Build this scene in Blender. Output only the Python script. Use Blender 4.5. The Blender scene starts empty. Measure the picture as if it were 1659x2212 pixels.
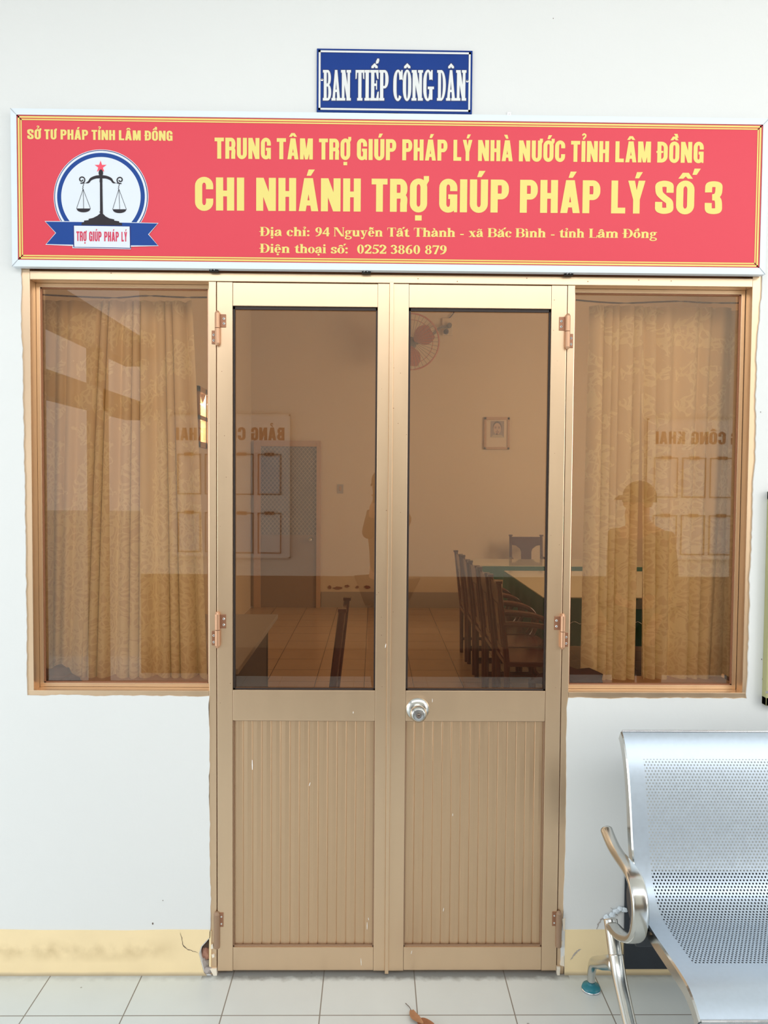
import bpy, bmesh, math, random, unicodedata
from mathutils import Vector, Matrix
from mathutils.geometry import delaunay_2d_cdt
random.seed(7)
SC = bpy.context.scene
COL = SC.collection
PI = math.pi

# ---------------------------------------------------------------- camera, world, lights, exposure
CAM = Vector((0.0, -2.49, 1.6397))
FPX = 1651.726
YAW, PITCH, ROLL = 0.0131894, -0.0384389, 0.0072045
_cy, _sy, _cp, _sp = math.cos(YAW), math.sin(YAW), math.cos(PITCH), math.sin(PITCH)
_F = Vector((_sy*_cp, _cy*_cp, _sp)); _r = Vector((_cy, -_sy, 0)); _u = _r.cross(_F)
_R = math.cos(ROLL)*_r + math.sin(ROLL)*_u; _U = -math.sin(ROLL)*_r + math.cos(ROLL)*_u
cd = bpy.data.cameras.new('camera'); cam = bpy.data.objects.new('camera', cd); COL.objects.link(cam)
m = Matrix((_R, _U, -_F)).transposed().to_4x4(); m.translation = CAM
cam.matrix_world = m
cd.sensor_fit = 'AUTO'; cd.sensor_width = 36.0; cd.lens = 36.0*FPX/2212.0
cd.clip_start = 0.05; cd.clip_end = 200
SC.camera = cam

SC.view_settings.view_transform = 'Standard'; SC.view_settings.look = 'None'
SC.view_settings.gamma = 1.0; SC.view_settings.use_curve_mapping = False
SC.view_settings.exposure = 0.12
SC.cycles.max_bounces = 8; SC.cycles.diffuse_bounces = 4; SC.cycles.glossy_bounces = 4
SC.cycles.transparent_max_bounces = 24; SC.cycles.sample_clamp_indirect = 6.0

world = bpy.data.worlds.new('sky'); SC.world = world; world.use_nodes = True
bg = world.node_tree.nodes['Background']; bg.inputs[0].default_value = (0.93, 0.97, 1.0, 1); bg.inputs[1].default_value = 1.0

def area(name, loc, target, sx, sy, power, color=(1, 1, 1)):
    l = bpy.data.lights.new(name, 'AREA'); l.shape = 'RECTANGLE'; l.size = sx; l.size_y = sy; l.energy = power; l.color = color
    o = bpy.data.objects.new(name, l); COL.objects.link(o); o.location = loc
    o.rotation_euler = (Vector(target)-Vector(loc)).to_track_quat('-Z', 'Y').to_euler()
    return o
area('porch_right_fill', (4.7, -3.3, 1.8), (0.7, 0, 1.1), 2.2, 2.4, 80, (1.0, 0.98, 0.96))  # added fill lamp from the right front, out of view
area('porch_open_side_fill', (-4.6, -2.5, 1.2), (0.2, 0, 0.8), 2.4, 2.0, 78, (0.90, 0.96, 1.0))  # added fill lamp beyond the open side, lifts the lower wall
area('porch_gap_fill', (0.7, -4.0, 4.05), (0.2, 0, 1.0), 8.5, 1.3, 118, (0.98, 0.99, 1.0))  # added frontal fill lamp over the opposite wall, out of view
area('room_window_daylight', (-1.66, 4.75, 2.22), (3.0, 4.9, 0.6), 0.55, 0.5, 36, (1.0, 0.95, 0.88))
area('room_side_fill', (4.1, 4.2, 2.3), (0.0, 5.5, 1.4), 2.4, 1.5, 105, (1.0, 0.93, 0.84))  # added fill lamp; the side wall behind it has no window

def ray(px, py):
    d = _F + ((px-829.5)/FPX)*_R - ((py-1106.0)/FPX)*_U
    return d
def at(px, py, Y=0.0):            # where the sight line of a photo pixel meets the plane y = Y
    d = ray(px, py); return CAM + d*((Y-CAM.y)/d.y)
def atx(px, py, X):               # ... meets the plane x = X
    d = ray(px, py); return CAM + d*((X-CAM.x)/d.x)
def atz(px, py, Z=0.0):
    d = ray(px, py); return CAM + d*((Z-CAM.z)/d.z)

# ---------------------------------------------------------------- materials
def lin(r, g, b):
    f = lambda v: (v/255.0/12.92) if v <= 10.3 else ((v/255.0+0.055)/1.055)**2.4
    return (f(r), f(g), f(b), 1.0)
def mat(name, col, rough=0.6, metal=0.0, spec=0.5, var=0.0, vscale=8.0, bump=0.0, bscale=60.0, rvar=0.0, stretch=None):
    mt = bpy.data.materials.new(name); mt.use_nodes = True
    nt = mt.node_tree; b = nt.nodes['Principled BSDF']; L = nt.links
    col = tuple(col)[:3]+(1.0,)
    b.inputs['Base Color'].default_value = col
    b.inputs['Roughness'].default_value = rough; b.inputs['Metallic'].default_value = metal
    b.inputs['Specular IOR Level'].default_value = spec
    tc = nt.nodes.new('ShaderNodeTexCoord'); vec = tc.outputs['Object']
    if stretch:
        mp = nt.nodes.new('ShaderNodeMapping'); mp.inputs['Scale'].default_value = stretch
        L.new(vec, mp.inputs['Vector']); vec = mp.outputs['Vector']
    if var > 0 or rvar > 0:
        n = nt.nodes.new('ShaderNodeTexNoise'); n.inputs['Scale'].default_value = vscale; n.inputs['Detail'].default_value = 6
        L.new(vec, n.inputs['Vector'])
    if var > 0:
        mx = nt.nodes.new('ShaderNodeMix'); mx.data_type = 'RGBA'
        mx.inputs['A'].default_value = tuple(max(0, c*(1-var)) for c in col[:3])+(1,)
        mx.inputs['B'].default_value = tuple(min(1, c*(1+var)) for c in col[:3])+(1,)
        L.new(n.outputs['Fac'], mx.inputs['Factor']); L.new(mx.outputs['Result'], b.inputs['Base Color'])
    if rvar > 0:
        mr = nt.nodes.new('ShaderNodeMapRange'); mr.inputs['To Min'].default_value = max(0, rough-rvar); mr.inputs['To Max'].default_value = min(1, rough+rvar)
        L.new(n.outputs['Fac'], mr.inputs['Value']); L.new(mr.outputs['Result'], b.inputs['Roughness'])
    if bump > 0:
        nb = nt.nodes.new('ShaderNodeTexNoise'); nb.inputs['Scale'].default_value = bscale; nb.inputs['Detail'].default_value = 4
        L.new(vec, nb.inputs['Vector'])
        bp = nt.nodes.new('ShaderNodeBump'); bp.inputs['Strength'].default_value = bump; bp.inputs['Distance'].default_value = 0.004
        L.new(nb.outputs['Fac'], bp.inputs['Height']); L.new(bp.outputs['Normal'], b.inputs['Normal'])
    return mt
class NT:                                  # small node-building helper
    def __init__(s, mt): s.nt = mt.node_tree; s.L = s.nt.links
    def n(s, t, **kw):
        x = s.nt.nodes.new(t)
        for k, v in kw.items(): setattr(x, k, v)
        return x
    def m(s, op, a, b=None, c=None):
        x = s.nt.nodes.new('ShaderNodeMath'); x.operation = op
        for i, v in enumerate((a, b, c)):
            if v is None: continue
            if isinstance(v, (int, float)): x.inputs[i].default_value = v
            else: s.L.new(v, x.inputs[i])
        return x.outputs[0]
    def mix(s, f, a, b):
        x = s.nt.nodes.new('ShaderNodeMix'); x.data_type = 'RGBA'
        for k, v in (('Factor', f), ('A', a), ('B', b)):
            if isinstance(v, (int, float)) : x.inputs[k].default_value = v
            elif isinstance(v, tuple): x.inputs[k].default_value = v
            else: s.L.new(v, x.inputs[k])
        return x.outputs['Result']

M = {}
M['wall'] = mat('white_wall_paint', lin(217, 219, 218), 0.75, var=0.012, vscale=2.5, bump=0.06, bscale=90)
M['ceil'] = mat('ceiling_paint', lin(235, 235, 230), 0.85)
M['opp'] = mat('porch_wall_paint', lin(236, 232, 220), 0.8, var=0.02, vscale=2)
M['gold'] = mat('bronze_anodised_aluminium', lin(226, 197, 165), 0.32, metal=0.9, var=0.03, vscale=5, rvar=0.06, stretch=(3, 3, 0.4))
M['gold_panel'] = mat('bronze_panel_aluminium', lin(212, 181, 148), 0.36, metal=0.9, var=0.05, vscale=6, rvar=0.05, stretch=(14, 3, 0.3))
M['gasket'] = mat('black_rubber', lin(44, 32, 28), 0.6)
M['copper'] = mat('copper_anodised', lin(205, 160, 128), 0.32, metal=0.6, var=0.04)
M['copper_dark'] = mat('copper_plate', lin(158, 112, 86), 0.4, metal=0.5, var=0.06)
M['screw'] = mat('zinc_screw', lin(225, 225, 222), 0.3, metal=0.7)
M['dark'] = mat('dark_recess', lin(30, 26, 24), 0.8)
M['chrome'] = mat('worn_chrome', lin(208, 208, 204), 0.2, metal=1.0, var=0.10, vscale=9, rvar=0.09)
M['steel'] = mat('brushed_steel', lin(200, 202, 206), 0.26, metal=1.0, var=0.08, vscale=40, rvar=0.08)
M['sign_frame'] = mat('white_aluminium_frame', lin(214, 224, 232), 0.4, spec=0.4)
M['mitre'] = mat('mitre_joint', lin(150, 155, 160), 0.6)
M['red'] = mat('red_printed_sheet', lin(209, 54, 72), 0.45, spec=0.4)
M['red_dark'] = mat('dark_red_print', lin(186, 48, 52), 0.42)
M['yellow'] = mat('yellow_print', lin(222, 206, 116), 0.45, spec=0.35)
M['orange'] = mat('orange_print', lin(196, 70, 44), 0.42)
M['white'] = mat('white_print', lin(212, 220, 229), 0.45, spec=0.35)
M['blue'] = mat('blue_print', lin(2, 60, 138), 0.45, spec=0.25)
M['navy'] = mat('navy_print', lin(18, 32, 110), 0.45, spec=0.25)
M['ink'] = mat('black_print', lin(36, 30, 38), 0.45, spec=0.25)
M['star'] = mat('star_print', lin(234, 62, 88), 0.42)
M['crimson'] = mat('crimson_print', lin(196, 28, 74), 0.42)
M['plate'] = mat('blue_painted_plate', lin(8, 52, 128), 0.5, var=0.12, vscale=9, spec=0.2)
M['plate_edge'] = mat('navy_outline_paint', lin(18, 38, 92), 0.4)
M['plate_white'] = mat('silver_white_paint', lin(214, 217, 217), 0.45)
M['cream_paint'] = mat('yellow_skirting_paint', lin(236, 214, 170), 0.7, var=0.07, vscale=7, bump=0.08, bscale=50)
def stain(mt):
    k = NT(mt); nt = mt.node_tree; b = nt.nodes['Principled BSDF']; src = b.inputs['Base Color'].links[0].from_socket
    tc = k.n('ShaderNodeTexCoord'); sp = k.n('ShaderNodeSeparateXYZ'); k.L.new(tc.outputs['Object'], sp.inputs[0])
    n = k.n('ShaderNodeTexNoise'); n.inputs['Scale'].default_value = 11; n.inputs['Detail'].default_value = 7; k.L.new(tc.outputs['Object'], n.inputs['Vector'])
    band = k.m('SUBTRACT', 1.0, k.m('MULTIPLY', k.m('ABSOLUTE', k.m('SUBTRACT', sp.outputs[2], 0.088)), 22.0))
    nr = k.n('ShaderNodeMapRange'); nr.inputs['From Min'].default_value = 0.42; nr.inputs['From Max'].default_value = 0.66; k.L.new(n.outputs['Fac'], nr.inputs['Value'])
    a = k.m('MULTIPLY', k.m('MAXIMUM', band, 0.0), nr.outputs[0])
    lim = k.n('ShaderNodeMapRange'); lim.inputs['From Min'].default_value = -0.62; lim.inputs['From Max'].default_value = -0.75; k.L.new(sp.outputs[0], lim.inputs['Value'])
    low = k.n('ShaderNodeMapRange'); low.inputs['From Min'].default_value = 0.012; low.inputs['From Max'].default_value = 0.0; k.L.new(k.m('SUBTRACT', sp.outputs[2], k.m('MULTIPLY', n.outputs['Fac'], 0.006)), low.inputs['Value'])
    c = k.mix(k.m('MULTIPLY', k.m('MULTIPLY', a, lim.outputs[0]), 0.85), src, lin(196, 172, 128)); c = k.mix(k.m('MULTIPLY', low.outputs[0], 0.7), c, lin(150, 136, 116))
    k.L.new(c, b.inputs['Base Color'])
M['brick'] = mat('broken_brick', lin(176, 130, 112), 0.9, var=0.2, vscale=40, bump=0.6, bscale=120)
M['mortar'] = mat('broken_mortar', lin(168, 160, 156), 0.9, var=0.15, vscale=50, bump=0.5, bscale=140)
M['hole'] = mat('dark_hole_brown', lin(96, 80, 72), 0.95, var=0.2, vscale=60)  # dark brown shared by hole back, cracks, wall marks and leaf stalk
M['chip'] = mat('plaster_chip', lin(232, 222, 204), 0.85, var=0.05)
M['leafdry'] = mat('dry_leaf', lin(176, 128, 92), 0.7, var=0.25, vscale=60)
M['teal'] = mat('teal_foot_pad', lin(30, 118, 134), 0.35, var=0.25, vscale=70)
M['olive'] = mat('olive_frame_paint', lin(170, 168, 122), 0.5, var=0.08)
M['board_black'] = mat('black_board', lin(40, 46, 54), 0.45, var=0.15, vscale=14)
M['black_plastic'] = mat('black_plastic', lin(48, 52, 58), 0.4)
M['inner_wall'] = mat('cream_interior_paint', lin(226, 204, 172), 0.85, var=0.03, vscale=1.5)
M['skirt_grey'] = mat('grey_skirting', lin(176, 160, 142), 0.6)
M['brown_frame'] = mat('brown_door_frame', lin(196, 156, 118), 0.5)
M['brown_panel'] = mat('brown_door_panel', lin(150, 122, 98), 0.5)
M['lacquer'] = mat('dark_red_lacquered_wood', lin(92, 46, 40), 0.22, var=0.2, vscale=10, spec=0.6)
M['green_cloth'] = mat('green_tablecloth', lin(40, 88, 66), 0.85, var=0.12, vscale=6)
M['table_glass'] = mat('pale_table_sheet', lin(196, 186, 150), 0.06, spec=0.8)
M['grey_laminate'] = mat('grey_laminate', lin(168, 158, 148), 0.4)
M['dark_laminate'] = mat('dark_desk_panel', lin(70, 58, 54), 0.5)
M['cloth_dark'] = mat('dark_plum_cloth', lin(82, 50, 52), 0.8, var=0.3, vscale=30)
M['wood_clutter'] = mat('brown_cloth', lin(112, 72, 54), 0.8, var=0.5, vscale=30, stretch=(1, 1, 9))
M['paper'] = mat('white_paper', lin(240, 240, 236), 0.8)
M['fan_orange'] = mat('orange_fan_plastic', lin(196, 118, 82), 0.4)
M['fan_grey'] = mat('grey_fan_metal', lin(128, 114, 104), 0.6)
M['skin'] = mat('skin', lin(176, 124, 98), 0.6)
M['jacket'] = mat('dark_jacket_cloth', lin(112, 100, 90), 0.9)
M['trouser'] = mat('dark_trouser_cloth', lin(44, 44, 50), 0.9)
M['capcloth'] = mat('cap_cloth', lin(70, 60, 52), 0.9)
M['shirt'] = mat('brown_shirt_cloth', lin(84, 66, 56), 0.9)
M['phone'] = mat('phone_body', lin(20, 20, 22), 0.3)
M['brownboard'] = mat('board_frame_brown', lin(150, 96, 60), 0.5)
M['redtext'] = mat('board_red_letters', lin(124, 66, 52), 0.6)
M['ground'] = mat('courtyard_concrete', lin(205, 203, 196), 0.9, var=0.05, vscale=1)
M['greybeam'] = mat('porch_beam_paint', lin(150, 146, 140), 0.8)
stain(M['cream_paint'])
M['wainscot'] = mat('dull_brown_wainscot_paint', lin(150, 128, 104), 0.8)
M['skirt_dark'] = mat('dark_skirting_paint', lin(104, 84, 70), 0.8)
M['hairblack'] = mat('black_hair', lin(24, 20, 20), 0.6)

def glass_mat(name, tint, refl):
    mt = bpy.data.materials.new(name); mt.use_nodes = True; k = NT(mt); nt = mt.node_tree
    nt.nodes.remove(nt.nodes['Principled BSDF']); out = nt.nodes['Material Output']
    tr = k.n('ShaderNodeBsdfTransparent'); tr.inputs[0].default_value = tint
    gl = k.n('ShaderNodeBsdfGlossy'); gl.inputs['Roughness'].default_value = 0.0; gl.inputs['Color'].default_value = (1.0, 0.96, 0.93, 1)
    fr = k.n('ShaderNodeFresnel'); fr.inputs[0].default_value = 1.5
    f = k.m('ADD', k.m('MULTIPLY', fr.outputs[0], 0.9), refl)
    mx = k.n('ShaderNodeMixShader'); k.L.new(f, mx.inputs[0]); k.L.new(tr.outputs[0], mx.inputs[1]); k.L.new(gl.outputs[0], mx.inputs[2])
    k.L.new(mx.outputs[0], out.inputs[0]); return mt
M['glass'] = glass_mat('bronze_tinted_glass', (0.935, 0.83, 0.715, 1), 0.044)
M['clear'] = glass_mat('clear_glass', (0.95, 0.95, 0.95, 1), 0.02)

def floor_mat(name, tile, ox, oy, c1, grout, gw, rough, grime_shade):
    mt = bpy.data.materials.new(name); mt.use_nodes = True; k = NT(mt); b = mt.node_tree.nodes['Principled BSDF']
    tc = k.n('ShaderNodeTexCoord'); sp = k.n('ShaderNodeSeparateXYZ'); k.L.new(tc.outputs['Object'], sp.inputs[0])
    def edge(v, o):
        f = k.m('FRACT', k.m('ADD', k.m('DIVIDE', k.m('SUBTRACT', v, o), tile), 100.0))
        return k.m('ABSOLUTE', k.m('SUBTRACT', f, 0.5))
    e = k.m('MAXIMUM', edge(sp.outputs[0], ox), edge(sp.outputs[1], oy))
    g = k.m('GREATER_THAN', e, 0.5-gw/tile/2)
    n = k.n('ShaderNodeTexNoise'); n.inputs['Scale'].default_value = 3.5; n.inputs['Detail'].default_value = 8; k.L.new(tc.outputs['Object'], n.inputs['Vector'])
    c = k.mix(n.outputs['Fac'], tuple(x*0.9 for x in c1[:3])+(1,), tuple(min(1, x*1.08) for x in c1[:3])+(1,))
    c = k.mix(g, c, grout)
    if grime_shade:
        n2 = k.n('ShaderNodeTexNoise'); n2.inputs['Scale'].default_value = 30; n2.inputs['Detail'].default_value = 6; k.L.new(tc.outputs['Object'], n2.inputs['Vector'])
        d = k.m('ADD', sp.outputs[1], k.m('MULTIPLY', n2.outputs['Fac'], 0.045))      # dirt and foot shadow painted as a band along the wall
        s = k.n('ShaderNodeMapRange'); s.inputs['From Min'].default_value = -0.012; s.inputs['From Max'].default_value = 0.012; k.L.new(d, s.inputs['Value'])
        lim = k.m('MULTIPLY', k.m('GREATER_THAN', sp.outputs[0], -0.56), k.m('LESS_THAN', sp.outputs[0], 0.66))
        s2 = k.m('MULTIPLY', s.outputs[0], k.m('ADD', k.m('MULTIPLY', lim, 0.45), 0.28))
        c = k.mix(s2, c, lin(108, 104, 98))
        sk = k.n('ShaderNodeTexVoronoi'); sk.inputs['Scale'].default_value = 9; k.L.new(tc.outputs['Object'], sk.inputs['Vector'])
        c = k.mix(k.m('MULTIPLY', k.m('LESS_THAN', sk.outputs['Distance'], 0.035), 0.6), c, lin(96, 92, 86))
    k.L.new(c, b.inputs['Base Color']); b.inputs['Roughness'].default_value = rough
    return mt
M['floor'] = floor_mat('porch_floor_tiles', 0.3012, 0.1447, -0.196, lin(208, 214, 213), lin(128, 122, 114), 0.0036, 0.3, True)
M['room_floor'] = floor_mat('room_floor_tiles', 0.40, 0.33, 0.15, lin(196, 166, 132), lin(96, 70, 52), 0.006, 0.25, False)

def lace_mat(name, col, seed, openness):
    mt = bpy.data.materials.new(name); mt.use_nodes = True; k = NT(mt); nt = mt.node_tree
    nt.nodes.remove(nt.nodes['Principled BSDF']); out = nt.nodes['Material Output']
    tc = k.n('ShaderNodeTexCoord'); sp = k.n('ShaderNodeSeparateXYZ'); k.L.new(tc.outputs['UV'], sp.inputs[0])
    nz = k.n('ShaderNodeTexNoise'); nz.inputs['Scale'].default_value = 12; k.L.new(tc.outputs['UV'], nz.inputs['Vector'])
    ad = k.n('ShaderNodeVectorMath', operation='ADD'); k.L.new(tc.outputs['UV'], ad.inputs[0])
    sc = k.n('ShaderNodeVectorMath', operation='SCALE'); k.L.new(nz.outputs['Color'], sc.inputs[0]); sc.inputs['Scale'].default_value = 0.055; k.L.new(sc.outputs[0], ad.inputs[1])
    vo = k.n('ShaderNodeTexVoronoi'); vo.feature = 'DISTANCE_TO_EDGE'; vo.inputs['Scale'].default_value = 34; k.L.new(ad.outputs[0], vo.inputs['Vector'])
    v2 = k.n('ShaderNodeTexVoronoi'); v2.inputs['Scale'].default_value = 13; k.L.new(ad.outputs[0], v2.inputs['Vector'])
    petal = k.m('LESS_THAN', k.m('ABSOLUTE', k.m('SUBTRACT', k.m('FRACT', k.m('MULTIPLY', v2.outputs['Distance'], 4.0)), 0.5)), 0.2)
    vein = k.m('LESS_THAN', vo.outputs['Distance'], 0.07)
    # the lace motif is dense at the hem and thins out upwards
    dens = k.n('ShaderNodeMapRange'); dens.inputs['From Min'].default_value = 1.75; dens.inputs['From Max'].default_value = 1.0; dens.inputs['To Min'].default_value = 0.10; dens.inputs['To Max'].default_value = 0.55
    k.L.new(sp.outputs[1], dens.inputs['Value'])
    big = k.n('ShaderNodeTexNoise'); big.inputs['Scale'].default_value = 9; k.L.new(tc.outputs['UV'], big.inputs['Vector'])
    where = k.m('GREATER_THAN', k.m('ADD', big.outputs['Fac'], k.m('SUBTRACT', dens.outputs[0], 0.62)), 0.0)
    motif = k.m('MULTIPLY', k.m('MAXIMUM', petal, vein), where)
    c = k.mix(motif, col, tuple(min(1, x*1.12) for x in col[:3])+(1,))
    df = k.n('ShaderNodeBsdfDiffuse'); tl = k.n('ShaderNodeBsdfTranslucent'); k.L.new(c, df.inputs[0]); k.L.new(c, tl.inputs[0])
    m1 = k.n('ShaderNodeMixShader'); m1.inputs[0].default_value = 0.08; k.L.new(df.outputs[0], m1.inputs[1]); k.L.new(tl.outputs[0], m1.inputs[2])
    tr = k.n('ShaderNodeBsdfTransparent')
    f = k.m('SUBTRACT', openness, k.m('MULTIPLY', motif, openness*0.9))
    m2 = k.n('ShaderNodeMixShader'); k.L.new(f, m2.inputs[0]); k.L.new(m1.outputs[0], m2.inputs[1]); k.L.new(tr.outputs[0], m2.inputs[2])
    k.L.new(m2.outputs[0], out.inputs[0]); return mt
M['lace'] = lace_mat('cream_lace', lin(250, 236, 208), 1, 0.06)
M['lace_dense'] = lace_mat('cream_lace_dense', lin(250, 236, 206), 2, 0.06)

def perforated_mat():
    mt = mat('perforated_silver_sheet', lin(186, 199, 212), 0.42, metal=0.65, var=0.06, vscale=90, rvar=0.08)
    k = NT(mt); nt = mt.node_tree; b = nt.nodes['Principled BSDF']
    tc = k.n('ShaderNodeTexCoord'); sp = k.n('ShaderNodeSeparateXYZ'); k.L.new(tc.outputs['UV'], sp.inputs[0])
    u, v = sp.outputs[0], sp.outputs[1]; a = 0.0098; bb = a*1.732
    def dist(o):
        x = k.m('MULTIPLY', k.m('SUBTRACT', k.m('FRACT', k.m('ADD', k.m('DIVIDE', u, a), 50.0+o)), 0.5), a)
        y = k.m('MULTIPLY', k.m('SUBTRACT', k.m('FRACT', k.m('ADD', k.m('DIVIDE', v, bb), 50.0+o)), 0.5), bb)
        return k.m('SQRT', k.m('ADD', k.m('MULTIPLY', x, x), k.m('MULTIPLY', y, y)))
    d = k.m('MINIMUM', dist(0.0), dist(0.5))
    hole = k.m('LESS_THAN', d, 0.0026)
    reg = k.m('MULTIPLY', k.m('GREATER_THAN', u, 0.046), k.m('LESS_THAN', u, 0.454))
    reg = k.m('MULTIPLY', reg, k.m('MULTIPLY', k.m('GREATER_THAN', v, 0.085), k.m('LESS_THAN', v, 0.725)))
    al = k.m('SUBTRACT', 1.0, k.m('MULTIPLY', hole, reg))
    k.L.new(al, b.inputs['Alpha']); return mt
M['perf'] = perforated_mat()

def fishscale_mat():
    mt = mat('patterned_frosted_glass', lin(118, 104, 94), 0.25)
    k = NT(mt); b = mt.node_tree.nodes['Principled BSDF']
    tc = k.n('ShaderNodeTexCoord'); sp = k.n('ShaderNodeSeparateXYZ'); k.L.new(tc.outputs['Object'], sp.inputs[0])
    s = k.m('MULTIPLY', sp.outputs[0], 19.0); t = k.m('MULTIPLY', sp.outputs[2], 16.0)
    f1 = k.m('ABSOLUTE', k.m('SUBTRACT', k.m('FRACT', k.m('ADD', k.m('ADD', s, t), 300.0)), 0.5))
    f2 = k.m('ABSOLUTE', k.m('SUBTRACT', k.m('FRACT', k.m('ADD', k.m('SUBTRACT', s, t), 300.0)), 0.5))
    ln = k.m('GREATER_THAN', k.m('MAXIMUM', f1, f2), 0.40)
    nz = k.n('ShaderNodeTexNoise'); nz.inputs['Scale'].default_value = 3.0; k.L.new(tc.outputs['Object'], nz.inputs['Vector'])
    w = k.m('MULTIPLY', ln, k.m('MULTIPLY', nz.outputs['Fac'], 0.9))
    k.L.new(k.mix(w, lin(120, 104, 94), lin(214, 196, 170)), b.inputs['Base Color']); return mt
M['scale_glass'] = fishscale_mat()

# ---------------------------------------------------------------- mesh helpers
class MB:
    def __init__(s): s.v = []; s.f = []; s.uv = None
    def add(s, vs, fs):
        o = len(s.v); s.v += [tuple(p) for p in vs]; s.f += [tuple(i+o for i in f) for f in fs]; return s
    def box(s, x0, x1, y0, y1, z0, z1):
        vs = [(x, y, z) for z in (z0, z1) for y in (y0, y1) for x in (x0, x1)]
        return s.add(vs, [(0, 2, 3, 1), (4, 5, 7, 6), (0, 1, 5, 4), (2, 6, 7, 3), (0, 4, 6, 2), (1, 3, 7, 5)])
    def hexa(s, a, b):       # two quads joined
        return s.add(list(a)+list(b), [(0, 1, 2, 3), (7, 6, 5, 4)]+[(i, i+4, (i+1) % 4+4, (i+1) % 4) for i in range(4)])
    def prism(s, poly, y0, y1):          # polygon in xz extruded along y
        n = len(poly)
        return s.add([(p[0], y0, p[1]) for p in poly]+[(p[0], y1, p[1]) for p in poly],
                     [tuple(range(n)), tuple(range(2*n-1, n-1, -1))]+[(i, i+n, (i+1) % n+n, (i+1) % n) for i in range(n)])
    def flat(s, poly, y):
        return s.add([(p[0], y, p[1]) for p in poly], [tuple(range(len(poly)))])
    def union(s, polys, y):              # overlapping outlines merged into one flat sheet without overlaps
        tris = []; vs = []; fs = []
        for p in polys: tris += [[p[0], p[1], p[2]], [p[0], p[2], p[3]]] if len(p) == 4 else [p]
        k = 1.0/max(1e-6, max(abs(q[0]-tris[0][0][0]) for p in tris for q in p))
        ox, oz = tris[0][0]; keep = []
        for p in tris:
            p = [((a-ox)*k*10, (b-oz)*k*10) for a, b in p]
            ar = sum(p[i-1][0]*p[i][1]-p[i][0]*p[i-1][1] for i in range(len(p)))
            if abs(ar) < 1e-7: continue
            if ar < 0: p = p[::-1]
            keep.append((p, min(q[0] for q in p), max(q[0] for q in p), min(q[1] for q in p), max(q[1] for q in p)))
            o = len(vs); vs += [Vector(q) for q in p]; fs += [(o+i, o+(i+1) % len(p)) for i in range(len(p))]
        V, _e, F, *_ = delaunay_2d_cdt(vs, fs, [], 0, 1e-5)
        def inside(x, z):
            for p, a, b, c, d in keep:
                if not (a <= x <= b and c <= z <= d): continue
                n = len(p); hit = False
                for i in range(n):
                    (x0, z0), (x1, z1) = p[i-1], p[i]
                    if (z0 > z) != (z1 > z) and x < (x1-x0)*(z-z0)/(z1-z0)+x0: hit = not hit
                if hit: return True
            return False
        o = len(s.v); s.v += [(v.x/k/10+ox, y, v.y/k/10+oz) for v in V]
        for f in F:
            cx = sum(V[i].x for i in f)/len(f); cz = sum(V[i].y for i in f)/len(f)
            if inside(cx, cz): s.f.append(tuple(i+o for i in f))
        return s
    def tube(s, path, rad, seg=12, cap=True, flat=None, up=(1, 0, 0)):
        # rad: number or list; flat=(a,b) scales the section along the side / up axes
        pts = [Vector(p) for p in path]; n = len(pts); vs = []; fs = []
        upv = Vector(up); a, b = flat or (1, 1)
        for i, p in enumerate(pts):
            t = (pts[min(i+1, n-1)]-pts[max(i-1, 0)]).normalized()
            s1 = upv - t*upv.dot(t)
            if s1.length < 1e-4: s1 = Vector((0, 0, 1)) - t*t.z
            s1.normalize(); s2 = t.cross(s1)
            r = rad[i] if isinstance(rad, (list, tuple)) else rad
            for j in range(seg):
                q = 2*PI*j/seg
                vs.append(p+s1*(math.cos(q)*r*a)+s2*(math.sin(q)*r*b))
        for i in range(n-1):
            for j in range(seg):
                k = (j+1) % seg; fs.append((i*seg+j, i*seg+k, (i+1)*seg+k, (i+1)*seg+j))
        if cap: fs += [tuple(range(seg-1, -1, -1)), tuple((n-1)*seg+j for j in range(seg))]
        return s.add(vs, fs)
    def lathe(s, prof, o, axis, seg=32):   # prof: (radius, along)
        ax = Vector(axis).normalized(); s1 = ax.orthogonal().normalized(); s2 = ax.cross(s1); o = Vector(o)
        vs = []; fs = []; n = len(prof)
        for r, h in prof:
            for j in range(seg):
                q = 2*PI*j/seg; vs.append(o+ax*h+s1*(math.cos(q)*r)+s2*(math.sin(q)*r))
        for i in range(n-1):
            for j in range(seg):
                k = (j+1) % seg; fs.append((i*seg+j, i*seg+k, (i+1)*seg+k, (i+1)*seg+j))
        fs += [tuple(range(seg-1, -1, -1)), tuple((n-1)*seg+j for j in range(seg))]
        return s.add(vs, fs)
    def build(s, name, m, parent=None, bevel=0.0, smooth=False, loc=None, local=False):
        off = Vector((0, 0, 0))
        if parent is not None and not local:
            p = parent
            while p is not None: off += p.location; p = p.parent
        if loc is not None: off = Vector(loc)
        me = bpy.data.meshes.new(name)
        me.from_pydata([tuple(Vector(v)-off) for v in s.v], [], s.f); me.update()
        bm = bmesh.new(); bm.from_mesh(me)
        bmesh.ops.recalc_face_normals(bm, faces=bm.faces[:])
        if bevel > 0:
            bmesh.ops.bevel(bm, geom=bm.edges[:], offset=bevel, segments=2, affect='EDGES', profile=0.6)
        bm.to_mesh(me); bm.free()
        if smooth:
            for p in me.polygons: p.use_smooth = True
        o = bpy.data.objects.new(name, me); COL.objects.link(o)
        if m is not None: me.materials.append(m)
        if parent is not None: o.parent = parent
        if loc is not None: o.location = loc
        return o
def tag(o, label=None, cat=None, group=None, kind=None):
    if label: o['label'] = label
    if cat: o['category'] = cat
    if group: o['group'] = group
    if kind: o['kind'] = kind
    return o
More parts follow.
